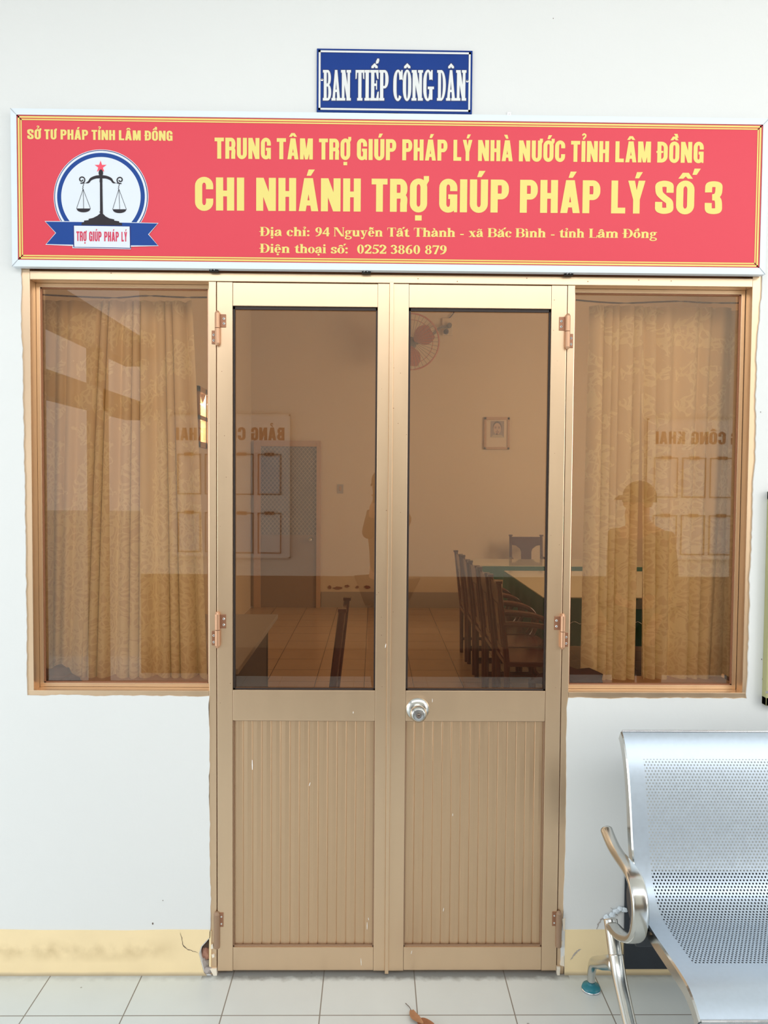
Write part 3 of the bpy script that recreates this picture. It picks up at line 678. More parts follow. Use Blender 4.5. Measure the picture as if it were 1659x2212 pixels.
# peeling paint behind the bench arm
rk = random.Random(9)
for i, (x, y) in enumerate(((1310, 1979), (1322, 1974), (1330, 1966), (1339, 1961), (1348, 1963))):
    c = at(x, y, YW); rock((c.x, YW-.006, c.z), (.011, .006, .008), 'peeling_paint', 'sign_frame', wall_front, 20+i)

fl = MB(); fl.add([(-6, -4.5, 0), (7, -4.5, 0), (7, 0.04, 0), (-6, 0.04, 0)], [(0, 1, 2, 3)])
tag(fl.build('floor', M['floor']), 'pale grey square floor tiles of the porch with dark grout', 'floor', kind='structure')
rf = MB(); rf.add([(-1.6, 0.04, -0.0005), (4.2, 0.04, -0.0005), (4.2, 7.5, -0.0005), (-1.6, 7.5, -0.0005)], [(0, 1, 2, 3)])
tag(rf.build('floor_room', M['room_floor']), 'brown tiled floor of the room seen through the door glass', 'floor', kind='structure')
g = MB(); g.add([(-40, -40, -0.03), (40, -40, -0.03), (40, 20, -0.03), (-40, 20, -0.03)], [(0, 1, 2, 3)])
tag(g.build('ground', M['ground']), 'pale concrete courtyard ground beyond the porch', 'ground', kind='structure')
tag(MB().box(-6, 7, -2.1, YW, 3.85, 3.95).build('ceiling', M['ceil']), 'unseen white porch ceiling, shaped to shade the upper facade', 'ceiling', kind='structure')  # out of view; height and depth chosen to darken the upper facade
# wall across the porch (seen mirrored in the glass); its end stands open to daylight behind a beam and post frame
tag(MB().box(-1.98, 7, -4.1, -3.9, 0, 3.35).build('wall_opposite', M['opp']), 'cream wall across the porch carrying notice boards', 'wall', kind='structure')
tag(MB().box(-1.98, 7, -3.9, -3.897, 0.24, 0.85).build('wainscot_opposite', M['wainscot']), 'dull brown painted lower band of the wall across the porch', 'wainscot', kind='structure')
tag(MB().box(-1.98, 7, -3.9, -3.893, 0, 0.24).build('baseboard_opposite', M['skirt_dark']), 'dark skirting of the wall across the porch', 'baseboard', kind='structure')
tag(MB().box(-2.10, -1.98, -3.9, YW, 2.15, 2.31).build('trim_2', M['greybeam']), 'lower grey beam across the open end of the porch', 'beam', kind='structure')
tag(MB().box(-2.10, -1.98, -3.9, YW, 2.60, 2.86).build('trim_3', M['greybeam']), 'upper grey beam across the open end of the porch', 'beam', kind='structure')
tag(MB().box(-2.10, -1.98, -3.14, -3.02, 0, 2.6).build('trim_4', M['greybeam']), 'square grey post at the open end of the porch', 'post', kind='structure')
# room shell
H = 4.15
def quad(name, pts, m, lab, cat, kind='structure'):
    return tag(MB().add(pts, [(0, 1, 2, 3)]).build(name, M[m]), lab, cat, kind=kind)
quad('wall_back', [(-1.6, 7.5, 0), (4.2, 7.5, 0), (4.2, 7.5, H), (-1.6, 7.5, H)], 'inner_wall', 'cream back wall of the room with a framed portrait', 'wall')
wl = MB(); wy0, wy1, wz0, wz1 = 4.45, 5.05, 1.95, 2.5
for y0, y1, z0, z1 in ((0.15, wy0, 0, H), (wy1, 7.5, 0, H), (wy0, wy1, 0, wz0), (wy0, wy1, wz1, H)):
    wl.add([(-1.6, y0, z0), (-1.6, y1, z0), (-1.6, y1, z1), (-1.6, y0, z1)], [(0, 1, 2, 3)])
tag(wl.build('wall_left', M['inner_wall']), 'cream side wall of the room pierced by a bright window', 'wall', kind='structure')
quad('wall_right', [(4.2, 0.15, 0), (4.2, 7.5, 0), (4.2, 7.5, H), (4.2, 0.15, H)], 'inner_wall', 'cream side wall of the room beyond the tables', 'wall')
quad('ceiling_room', [(-1.6, 0.15, H), (4.2, 0.15, H), (4.2, 7.5, H), (-1.6, 7.5, H)], 'inner_wall', 'cream ceiling of the room', 'ceiling')
tag(MB().box(-0.685, 4.2, 7.485, 7.5, 0, 0.205).build('baseboard_back', M['skirt_grey']), 'grey skirting of the back wall beside the brown door', 'baseboard', kind='structure')
for k, (x, z, w, h) in enumerate(((712, 1268, .022, .03), (730, 1270, .075, .02), (750, 1266, .035, .02), (772, 1268, .022, .02), (794, 1268, .05, .022))):
    c = at(x, z, 7.49); r = random.Random(k)
    MB().flat([(c.x+w*math.cos(q*PI/5)*r.uniform(.6, 1.1), c.z+h*math.sin(q*PI/5)*r.uniform(.6, 1.1)) for q in range(10)], 7.488).build('peeled_patch', M['brownboard'], bpy.data.objects['wall_back'])
# side window of the room
w3 = thing('window_3', (-1.6, 4.75, 1.95), 'bright side window of the room beyond the lace curtain', 'window', kind='structure')
mb = MB()
for a in ((wy0, wy0+.05, wz0, wz1), (wy1-.05, wy1, wz0, wz1), (wy0, wy1, wz0, wz0+.05), (wy0, wy1, wz1-.05, wz1), (4.725, 4.775, wz0, wz1), (wy0, wy1, 2.2, 2.24)):
    mb.box(-1.63, -1.58, *a)
mb.build('window_frame', M['brown_frame'], w3)
MB().box(-1.612, -1.608, wy0, wy1, wz0, wz1).build('pane', M['clear'], w3)
# paper hung on the side wall
a = MB().box(-1.6, -1.596, 3.35, 3.62, 2.05, 2.42).build('wall_poster', M['paper'], loc=(-1.6, 3.48, 2.05))
tag(a, 'pale paper poster hung on the side wall of the room', 'poster')

# interior door in the back wall
d3 = thing('door_3', (-1.13, 7.46, 0), 'brown door with frosted patterned glass in the back wall', 'door', kind='structure')
x0, x1 = at(548, 1313, 7.45).x, at(692, 1313, 7.45).x; zt = at(620, 952, 7.45).z
mb = MB(); fw = .09
mb.box(x0, x0+fw, 7.43, 7.5, 0, zt); mb.box(x1-fw*.62, x1, 7.43, 7.5, 0, zt); mb.box(x0+fw, x1-fw*.62, 7.4305, 7.5, zt-.075, zt)
mb.build('door_frame', M['brown_frame'], d3, bevel=.004)
zm = at(620, 1156, 7.45).z
mb = MB(); mb.box(x0+fw, x1-fw*.62, 7.46, 7.49, 0, zm); mb.build('door_leaf', M['brown_panel'], d3, bevel=.003)
MB().box(x0+fw, x1-fw*.62, 7.465, 7.485, zm, zt-.075).build('pane', M['scale_glass'], d3)
c = at(671, 1165, 7.45); MB().lathe([(.0, 0), (.032, 0), (.032, .01), (.014, .015), (.014, .04), (.028, .05), (.026, .075), (.0, .08)], (c.x, 7.46, c.z), (0, -1, 0), 16).build('door_knob', M['chrome'], d3, smooth=True)
# switch
c = at(735, 1056, 7.49); sw = thing('wall_switch', (c.x, 7.5, c.z-.06), 'small switch plate on the back wall beside the frosted door', 'switch')
MB().box(c.x-.04, c.x+.04, 7.49, 7.5, c.z-.06, c.z+.06).build('plate', M['skirt_grey'], sw, bevel=.003)
MB().box(c.x-.014, c.x+.014, 7.483, 7.49, c.z-.025, c.z+.03).build('rocker', M['brown_frame'], sw, bevel=.002)

# ---------------------------------------------------------------- aluminium frame, windows, doors
BX0, BX1 = -1.107, 1.2216                     # inner faces of the outer posts
JL, JR = -0.536, 0.6457                        # outer faces of the door jambs
HB, HT, WB = 2.282, 2.309, 0.953
tr = thing('trim_1', (0.057, 0, 0), 'bronze aluminium frame holding the double door and both side windows', 'frame', kind='structure')
MB().box(BX0, BX1+.001, 0, .06, HB, HT).build('header', M['gold'], tr, bevel=.0015)
MB().box(-1.146, BX0-.0006, .001, .06, .93, 2.33).build('outer_post', M['gold'], tr, bevel=.0012)
MB().box(BX1+.0016, 1.262, .001, .06, .93, 2.33).build('outer_post', M['gold'], tr, bevel=.0012)
MB().box(JL, -.5125, .0005, .06, 0, HB-.0008).build('jamb', M['gold'], tr, bevel=.0012)
MB().box(.6225, JR, .0005, .06, 0, HB-.0008).build('jamb', M['gold'], tr, bevel=.0012)
MB().box(BX0-.03, JL-.0006, .0005, .06, .922, WB).build('sill_bar', M['gold'], tr, bevel=.0012)
MB().box(JR+.0006, BX1+.03, .0005, .06, .922, WB).build('sill_bar', M['gold'], tr, bevel=.0012)
MB().box(-1.2, 1.3, .035, .15, HT-.002, 2.345).build('head_recess', M['brownboard'], tr)
MB().box(-.3, .3, .06, .1, -.03, .003).build('threshold', M['mortar'], tr)
for k, (x, y) in enumerate(((903, 602), (988, 608), (1138, 601), (1270, 608), (1380, 605), (240, 590), (1450, 607))):
    c = at(x, y, -.0006); MB().flat([(c.x+.0022*math.cos(q*PI/3), c.z+.0016*math.sin(q*PI/3)) for q in range(6)], -.0006).build('speck', M['brownboard'], tr)
def window(name, xa, xb, lab):
    w = thing(name, ((xa+xb)/2, 0.05, WB), lab, 'window', kind='structure')
    mb = MB(); b = .0125; y0, y1 = .045, .062
    mb.box(xa, xb, y0, y1, HB-b-.0005, HB-.0005); mb.box(xa, xb, y0, y1, WB+.0005, WB+b+.0005); mb.box(xa, xa+b, y0+.0004, y1, WB, HB); mb.box(xb-b, xb, y0+.0004, y1, WB, HB)
    mb.build('glazing_bead', M['gold'], w, bevel=.001)
    mb = MB(); q = b+.0035
    for a in ((xa+b, xb-b, HB-q, HB-b), (xa+b, xb-b, WB+b, WB+q), (xa+b, xa+q, WB+b, HB-b), (xb-q, xb-b, WB+b, HB-b)): mb.box(a[0], a[1], .052, .058, a[2], a[3])
    mb.build('gasket', M['copper_dark'], w)
    MB().box(xa+b-.004, xb-b+.004, .0585, .0595, WB+b-.004, HB-b+.004).build('pane', M['glass'], w)
    # room-side lining of the wall opening
    mb = MB(); mb.box(xa-.02, xb+.02, .062, .2, WB-.03, WB+.004); mb.build('inner_sill', M['brown_frame'], w)
    return w
win_l = window('window_1', BX0, JL, 'tinted side window with lace curtain, next to the hinges of the knobless leaf')
win_r = window('window_2', JR, BX1, 'tinted side window with lace curtain, above the steel bench')

ZB, ZT = 0.0145, 2.2795
def leaf(name, L0, L1, L2, L3, lab, ribs, seed):
    """door leaf: stiles L0-L1 and L2-L3, rails, glass above, ribbed panel below"""
    d = thing(name, ((L0+L3)/2, 0.02, ZB), lab, 'door', kind='structure')
    y0, y1 = -.004, .036
    MB().box(L0, L1-.0006, y0, y1, ZB, ZT).build('stile', M['gold'], d, bevel=.0015)
    MB().box(L2+.0006, L3, y0, y1, ZB, ZT).build('stile', M['gold'], d, bevel=.0015)
    for za, zb in ((2.204, ZT-.0015), (.856, .957), (ZB+.0015, .095)):
        MB().box(L1, L2, y0+.001, y1, za, zb).build('rail', M['gold'], d, bevel=.0013)
    mb = MB(); q = .0062
    for a in ((L1, L2, 2.204-q*1.5, 2.204), (L1, L2, .957, .957+q*.8), (L1, L1+q, .957, 2.204), (L2-q*.8, L2, .957, 2.204)): mb.box(a[0], a[1], .004, .012, a[2], a[3])
    mb.build('gasket', M['gasket'], d)
    MB().box(L1+.001, L2-.001, .0125, .0145, .958, 2.203).build('pane', M['glass'], d)
    # ribbed lower panel: interlocking vertical boards
    mb = MB(); n = ribs; wv = (L2-L1)/n; prof = []
    for i in range(n):
        x = L1+i*wv
        prof += [(x+.0006, .0112), (x+.0022, .0096), (x+wv*.5, .0086), (x+wv-.0030, .0092), (x+wv-.0006, .0104)]
    vs = []; fs = []
    for p in prof: vs += [(p[0], p[1], .0945), (p[0], p[1], .8565)]
    fs = [(2*i, 2*i+2, 2*i+3, 2*i+1) for i in range(len(prof)-1)]
    mb.add(vs, fs); mb.build('ribbed_panel', M['gold_panel'], d)
    mb = MB(); q = .003
    for a in ((L1, L2, .8535, .856), (L1, L2, .095, .0985), (L1, L1+q, .095, .856), (L2-q, L2, .095, .856)): mb.box(a[0], a[1], .0015, .008, a[2], a[3])
    mb.build('panel_bead', M['brown_panel'], d)
    return d
dl = leaf('door_1', -.5090, -.4580, .0075, .0463, 'bronze aluminium door leaf without a knob, glass over ribbed panel', 15, 1)
dr = leaf('door_2', .0580, .1086, .5685, .6193, 'bronze aluminium door leaf with a chrome knob, glass over ribbed panel', 15, 2)
MB().box(.0463, .0585, -.011, .03, .008, 2.2835).build('astragal', M['gold'], dl, bevel=.0014)
for k, (d, x, y, w, h, a) in enumerate(((dl, 545, 1652, 2.2, 22, .02), (dl, 669, 1694, 1.5, 8, -.3), (dl, 763, 1539, 1.3, 5, 0), (dl, 793, 2000, 1.4, 16, 0), (dl, 796, 1985, 1.2, 6, .2), (dl, 780, 2078, 1.2, 16, .05), (dr, 889, 2057, 1.2, 8, -.25), (dr, 958, 1965, 1.2, 8, -.1), (dr, 978, 1760, 1.2, 6, 0), (dr, 934, 1513, 1.0, 8, .0), (dl, 833, 1395, 1.6, 9, -.2), (dr, 1030, 623, 1.5, 1.2, 0), (dr, 904, 627, 1.2, 1.4, .3))):
    s = .001507; yy = -.0045 if y < 1556 or y > 2045 else .0005
    if 815 < x < 850: yy = -.0115
    if (y > 1556 and y < 2045): yy = .0068
    c = at(x, y, yy); ca, sa = math.cos(a), math.sin(a); w *= s*.5; h *= s*.5
    MB().flat([(c.x+u*ca*w-v*sa*h, c.z+u*sa*w+v*ca*h) for u, v in ((-.6, -1), (.6, -1), (1, 0), (.5, 1), (-.5, 1), (-1, 0))], yy).build('paint_fleck', M['paper'], d)
rs = random.Random(12)
for d, xa, xb in ((dl, -.505, -.462), (dr, .574, .614), (dr, .06, .105), (dl, .01, .042)):
    for k in range(7):
        x, z, r = rs.uniform(xa, xb), rs.uniform(.9, 2.25), rs.uniform(.0009, .0018)
        MB().flat([(x+r*math.cos(q*PI/3), z+r*.8*math.sin(q*PI/3)) for q in range(6)], -.0045).build('speck', M['copper_dark'], d)

# hinges: bronze lift-off pairs
def hinge(d, xk, zt, zb, side, full=True):
    """side=+1: leaf plate towards +x (upper half), frame plate towards -x (lower half)"""
    zm = (zt+zb)/2; y = -.0125; r = .0085
    h = thing('hinge', (xk, 0, zm), None, None); h.parent = d; h.location = Vector((xk, 0, zm))-d.location
    if full:
        MB().lathe([(0, zm+.001), (r, zm+.001), (r, zt-.004), (r*.55, zt+.003), (0, zt+.005)], (xk, y, 0), (0, 0, 1), 18).build('knuckle', M['copper'], h, smooth=False)
        MB().lathe([(0, zb-.005), (r*.55, zb-.003), (r, zb+.004), (r, zm-.001), (0, zm-.001)], (xk, y, 0), (0, 0, 1), 18).build('knuckle', M['copper'], h)
        xs = sorted((xk+side*.006, xk+side*.0262)); MB().box(xs[0], xs[1], -.0065, -.003, zm+.004, zt-.006).build('leaf_plate', M['copper_dark'], h, bevel=.0006)
        xs = sorted((xk-side*.006, xk-side*.0205)); MB().box(xs[0], xs[1], -.0035, .002, zb+.003, zm-.006).build('frame_plate', M['copper_dark'], h, bevel=.0006)
        for (xx, zz, yy) in ((xk+side*.0195, zt-.020, -.0065), (xk+side*.0195, zm+.016, -.0065), (xk-side*.0135, zm-.020, -.0035), (xk-side*.0135, zb+.014, -.0035)):
            MB().lathe([(0, 0), (.0040, 0), (.0040, .0012), (.0026, .0022), (.0014, .0012), (0, .0012)], (xx, yy, zz), (0, -1, 0), 14).build('screw', M['screw'], h)
            MB().lathe([(0, 0), (.0013, 0), (0, .0003)], (xx, yy-.0015, zz), (0, -1, 0), 8).build('screw_recess', M['dark'], h)
    else:
        xs = sorted((xk+side*.008, xk+side*.0205)); MB().box(xs[0], xs[1], -.0065, -.003, zb, zt).build('leaf_plate', M['copper_dark'], h, bevel=.0006)
        for zz in (zt-.012, zb+.011):
            MB().lathe([(0, 0), (.0030, 0), (.0028, .0016), (0, .002)], (xk+side*.0145, -.0065, zz), (0, -1, 0), 12).build('screw', M['screw'], h)
        MB().lathe([(0, zb-.075), (.010, zb-.07), (.0105, zt-.004), (.004, zt+.004), (0, zt+.004)], (xk-side*.001, -.006, 0), (0, 0, 1), 14).build('knuckle', M['brown_panel'], h)
    return h
for ya, yb in ((674, 744), (1324, 1397)):
    a = at(470, ya, -.01); b = at(470, yb, -.01); hinge(dl, (a.x+b.x)/2, a.z, b.z, 1)
for ya, yb in ((680, 752), (1328, 1400)):
    a = at(1222, ya, -.01); b = at(1212, yb, -.01); xx = .6205; hinge(dr, xx, a.z, b.z, -1)
a, b = at(470, 1970, 0), at(470, 2000, 0); hinge(dl, -.5100, a.z, b.z, 1, False)
a, b = at(1200, 1968, 0), at(1200, 1998, 0); hinge(dr, .6235, a.z, b.z, -1, False)

# door knob
c = at(902, 1532, -.006); kx, kz = c.x, c.z
kn = thing('door_knob', (kx, -.004, kz), None, None); kn.parent = dr; kn.location = Vector((kx, -.004, kz))-dr.location
MB().lathe([(0, 0), (.0385, 0), (.0385, .003), (.036, .006), (.030, .010), (.021, .013), (.0, .014)], (kx, -.004, kz), (0, -1, 0), 40).build('rosette', M['chrome'], kn, smooth=True)
MB().lathe([(0, .010), (.0165, .010), (.0155, .022), (.0165, .028), (.021, .036), (.0262, .046), (.0275, .054), (.0255, .062), (.020, .067), (.0172, .069), (.0172, .0685), (0, .0685)], (kx, -.004, kz), (0, -1, 0), 40).build('knob', M['chrome'], kn, smooth=True)
MB().lathe([(0, .066), (.0165, .066), (.0160, .0725), (.0085, .0735), (.0075, .0705), (0, .0705)], (kx, -.004, kz), (0, -1, 0), 32).build('lock_ring', M['steel'], kn)
MB().lathe([(0, .0702), (.0072, .0702), (.0068, .0728), (0, .0728)], (kx, -.004, kz), (0, -1, 0), 24).build('lock_cylinder', M['fan_grey'], kn)
MB().box(kx-.0045, kx+.0045, -.0775, -.0765, kz-.0012, kz+.0012).build('keyhole', M['dark'], kn)

# ---------------------------------------------------------------- red sign board
YS = -.030
sx0, sx1, sz0, sz1 = -1.1485, 1.2475, 2.3145, 2.8045
ix0, ix1, iz0, iz1 = -1.1300, 1.2290, 2.3350, 2.7850
sg = thing('sign_board', (.05, -.015, sz0), 'wide red sign board with yellow lettering and a scales emblem above the door', 'sign')
mb = MB()
for (A, B, C_, D) in (((sx0, sz0), (sx1, sz0), (ix1, iz0), (ix0, iz0)), ((sx1, sz0), (sx1, sz1), (ix1, iz1), (ix1, iz0)), ((sx1, sz1), (sx0, sz1), (ix0, iz1), (ix1, iz1)), ((sx0, sz1), (sx0, sz0), (ix0, iz0), (ix0, iz1))):
    mb.hexa([(A[0], YS, A[1]), (B[0], YS, B[1]), (C_[0], YS-.001, C_[1]), (D[0], YS-.001, D[1])], [(A[0], -.0045, A[1]), (B[0], -.0045, B[1]), (C_[0], -.0045, C_[1]), (D[0], -.0045, D[1])])
mb.build('frame', M['sign_frame'], sg)
for A, B in (((sx0, sz0), (ix0, iz0)), ((sx1, sz0), (ix1, iz0)), ((sx1, sz1), (ix1, iz1)), ((sx0, sz1), (ix0, iz1))):
    w = .0007; dx, dz = B[0]-A[0], B[1]-A[1]; l = math.hypot(dx, dz); nx, nz = -dz/l*w, dx/l*w
    MB().flat([(A[0]+nx, A[1]+nz), (B[0]+nx, B[1]+nz), (B[0]-nx, B[1]-nz), (A[0]-nx, A[1]-nz)], YS-.0014).build('mitre_joint', M['mitre'], sg)
MB().box(ix0, ix1, YS+.0012, -.006, iz0, iz1).build('panel', M['red'], sg)
YP = YS+.0012
def border(inset, w, m, name, y):
    mb = MB(); a, b, c_, d = ix0+inset, ix1-inset-.0012, iz0+inset, iz1-inset
    for q in (rect(a, b, c_, c_+w), rect(a, b, d-w, d), rect(a, a+w, c_, d), rect(b-w, b, c_, d)): mb.flat(q, y)
    return mb.build(name, M[m], sg)
border(.0, .0040, 'red_dark', 'border_line', YP-.0003)
border(.0038, .0050, 'yellow', 'border_line', YP-.0005)
border(.0088, .0034, 'orange', 'border_line', YP-.0004)
border(.0122, .0035, 'yellow', 'border_line', YP-.0005)
border(.0157, .0012, 'orange', 'border_line', YP-.0003)
X = lambda x, y: at(x, y, YP).x
def bl(x, y): q = at(x, y, YP); return (q.x, q.z)
def line(name, words, base, cap, st, m, y=YP-.0006, outline=True, gap=None):
    """base: two baseline pixels; cap: cap height in photo pixels; words: (text, x0, x1) in photo pixels"""
    p0, p1 = bl(*base[0]), bl(*base[1]); s = (at(base[0][0]+100, base[0][1], YP).x-p0[0])/100
    ww = [(t, X(a, base[0][1]), X(b, base[0][1])) for t, a, b in words]
    mb = lettering(MB(), ww, p0, p1, cap*s, st, y, gap)
    return mb.build(name, M[m], sg)
line('lettering', [('SỞ', 59.2, 88.5), ('TƯ', 96.1, 122.2), ('PHÁP', 131, 190.4), ('TỈNH', 198, 248.8), ('LÂM', 257, 304.2), ('ĐỒNG', 313, 372.8)], ((60, 300.6), (372, 304.4)), 21.2, SANS, 'yellow')
line('lettering', [('TRUNG', 463.7, 585.2), ('TÂM', 597.8, 675.8), ('TRỢ', 689, 756.5), ('GIÚP', 770.8, 855.7), ('PHÁP', 868.8, 966.2), ('LÝ', 979.3, 1020), ('NHÀ', 1032.4, 1107.3), ('NƯỚC', 1120.7, 1220.5), ('TỈNH', 1233, 1315.2), ('LÂM', 1329, 1405.7), ('ĐỒNG', 1419.5, 1519.5)], ((465, 342.9), (1520, 352.2)), 44.8, SANS, 'yellow')
line('lettering', [('CHI', 421.4, 527.5), ('NHÁNH', 553.5, 779.1), ('TRỢ', 802.4, 922.5), ('GIÚP', 948.4, 1098.7), ('PHÁP', 1122.7, 1296), ('LÝ', 1319.8, 1392.9), ('SỐ', 1414.6, 1499), ('3', 1521.9, 1559.3)], ((421, 454.6), (1560, 462.8)), 70.6, SANS, 'yellow')
line('lettering', [('Địa', 561.7, 609.1), ('chỉ:', 619.2, 669.3), ('94', 680.7, 712), ('Nguyễn', 720.9, 826.7), ('Tất', 836.7, 883.6), ('Thành', 893.9, 983.2), ('-', 994, 1001.7), ('xã', 1012.5, 1043.7), ('Bắc', 1053.2, 1104.8), ('Bình', 1113.4, 1178.8), ('-', 1190, 1197.8), ('tỉnh', 1207.8, 1262), ('Lâm', 1272, 1335.3), ('Đồng', 1345.6, 1418.8)], ((562, 509.8), (1418, 514.3)), 19.2, SERIFB, 'yellow')
line('lettering', [('Điện', 561.7, 626), ('thoại', 636.2, 704.6), ('số:', 714.9, 752), ('0252', 771, 834.8), ('3860', 843.7, 908), ('879', 917.5, 965)], ((562, 546), (965, 549.4)), 19.2, SERIFB, 'yellow')

# emblem (drawn from the print, in the sign's own plane)
em = thing('emblem', (-.87, YP, 2.5), None, None); em.parent = sg; em.location = Vector((-.87, YP, 2.5))-sg.location
EK = 5.925
def E(x, y): return bl(80+x/EK, 310+y/EK)
cx, cz = E(820, 683); es = (E(920, 683)[0]-cx)/100
def disc(r, y, m, name, clip=1012):
    pts = [E(820+r*math.cos(q*PI/64), 683-r*math.sin(q*PI/64)) for q in range(129)]
    zc = E(820, clip)[1]; pts = [p for p in pts if p[1] >= zc]
    # keep order: start at the clip's right end, run over the top
    ang = math.asin(max(-1, min(1, -(clip-683)/r)))
    pts = [E(820+r*math.cos(a), 683-r*math.sin(a)) for a in [ang+(PI-2*ang)*i/80 for i in range(81)]]
    return MB().flat(pts, y).build(name, M[m], em)
disc(606, YP-.0004, 'white', 'ring'); disc(598, YP-.0007, 'navy', 'ring'); disc(588, YP-.0010, 'white', 'ring'); disc(561, YP-.0013, 'blue', 'ring'); disc(508, YP-.0016, 'white', 'disc')
mb = MB()
mb.flat([E(*p) for p in ((100, 995), (840, 1000), (850, 1330), (110, 1298), (238, 1147))], YP-.0017); mb.flat([E(*p) for p in ((840, 1000), (1556, 1020), (1434, 1165), (1558, 1315), (850, 1330))], YP-.0017); mb.build('ribbon_outline', M['white'], em)
mb = MB()
mb.flat([E(*p) for p in ((112, 1003), (840, 1010), (850, 1305), (122, 1290), (247, 1147))], YP-.0020); mb.flat([E(*p) for p in ((840, 1010), (1546, 1026), (1424, 1165), (1549, 1308), (850, 1305))], YP-.0020); mb.build('ribbon', M['blue'], em)
def equad(y, m, name, pts): return MB().flat([E(*p) for p in pts], y).build(name, M[m], em)
equad(YP-.0021, 'white', 'label_outline', ((458, 1300), (458, 1342), (1205, 1356), (1205, 1312)))
equad(YP-.0023, 'navy', 'label_outline', ((467, 1050), (468, 1333), (1203, 1348), (1200, 1062)))
equad(YP-.0026, 'white', 'label', ((477, 1055), (481, 1326), (1193, 1339), (1188, 1066)))
SCALES = []; yk = YP-.0024
class _Col:
    def flat(s, p, y): SCALES.append(p)
mb = _Col()
def epen(pts, w, curve=True, sub=8):
    for q in pen(pts, w, w, sub, curve): mb.flat([E(*p) for p in q], yk)
mb.flat([E(*p) for p in ((808, 440), (838, 440), (846, 900), (810, 900))], yk)
for yy in (470, 490, 880): mb.flat([E(*p) for p in ((803, yy-7), (840, yy-7), (848 if yy > 800 else 842, yy+7), (803, yy+7))], yk)
mb.flat([E(820+29*math.cos(q*PI/12), 380-44*math.sin(q*PI/12)) for q in range(24)], yk)
for sgn, xs, ys in ((-1, 575, 465), (1, 1067, 470)):
    j = 592 if sgn < 0 else 1043
    A = [(820, 408), (820+sgn*70, 416), (820+sgn*135, 445), ((820+j)/2+sgn*55, 492 if sgn < 0 else 492), (j-sgn*2, 520)]
    B = [(820, 452), (820+sgn*60, 452), (820+sgn*120, 474), ((820+j)/2+sgn*45, 512), (j-sgn*8, 505)]
    A2 = [Vector(p) for p in smooth_path([(x, y, 0) for x, y in A], 6)]; B2 = [Vector(p) for p in smooth_path([(x, y, 0) for x, y in B], 6)]
    for i in range(len(A2)-1): mb.flat([E(A2[i].x, A2[i].y), E(A2[i+1].x, A2[i+1].y), E(B2[i+1].x, B2[i+1].y), E(B2[i].x, B2[i].y)], yk)
    sp_ = []
    for i in range(40):
        a = i/39*2.6*PI; r = 47-i/39*34
        sp_.append((xs-sgn*r*math.sin(a-.35)*1.0, ys+r*math.cos(a-.35)))
    for q in pen(sp_, 15, 15, 1, False): mb.flat([E(*p) for p in q], yk)
    hx = 593 if sgn < 0 else 1050; L, R_, py = (508, 688, 838) if sgn < 0 else (970, 1147, 848)
    epen([(hx, 520), (hx+7, 535), (hx-5, 552), (hx+2, 566), (hx-8, 576), (hx, 590)], 6)
    for e_ in (L, R_, (L+R_)/2+2): epen([(hx, 585), (e_, py)], 5, False)
    mb.flat([E(*p) for p in [(L-4, py-3), (R_+4, py-3)]+[((L+R_)/2+(R_-L)/2*.95*math.cos(q*PI/14), py+4+42*math.sin(q*PI/14)) for q in range(15)]], yk)
mb.flat([E(*p) for p in ((826, 890), (850, 905), (880, 935), (930, 962), (990, 974), (992, 990), (1054, 998), (1056, 1015), (1090, 1022), (1092, 1052), (572, 1045), (576, 1018), (604, 1010), (606, 990), (662, 984), (664, 968), (720, 955), (775, 928), (808, 900))], yk)
MB().union(SCALES, yk).build('scales', M['ink'], em)
st_ = []
for i in range(10):
    r = 80 if i % 2 == 0 else 31; a = PI/2+i*PI/5; st_.append((816+r*math.cos(a), 302-r*math.sin(a)))
mb = MB()
for i in range(0, 10, 1): mb.flat([E(816, 302), E(*st_[i]), E(*st_[(i+1) % 10])], YP-.0022)
mb.build('star', M['star'], em)
p0, p1 = bl(165.8, 521.3), bl(275.2, 522.5); s_ = es*EK
mb = lettering(MB(), [(t, X(a, 521), X(b, 521)) for t, a, b in (('TRỢ', 165.8, 187.6), ('GIÚP', 193.2, 220), ('PHÁP', 225.8, 257.4), ('LÝ', 263, 275.2))], p0, p1, 20.8*s_, SANS, YP-.0029)
mb.build('lettering', M['crimson'], em)
# hangers and clips
c = at(1100, 243, -.008); mb = MB().box(c.x-.006, c.x+.006, -.007, -.0045, sz1-.004, sz1+.019); mb.lathe([(0, 0), (.0035, 0), (.003, .0015), (0, .002)], (c.x, -.007, sz1+.011), (0, -1, 0), 12); mb.build('hanger', M['steel'], sg)
c = at(37, 233, -.008); MB().box(c.x-.005, c.x+.006, -.007, -.0045, sz1-.002, sz1+.006).build('hanger', M['steel'], sg)
for x in (460, 1228, 790):
    c = at(x, 590, -.02); mb = MB().box(c.x-.012, c.x+.016, -.018, -.006, sz0-.006, sz0-.0005); mb.build('clip', M['dark'], sg); MB().tube([(c.x-.006, -.024, sz0-.004), (c.x, -.028, sz0+.001), (c.x+.006, -.024, sz0-.003)], .0016, 6).build('clip_wire', M['steel'], sg)

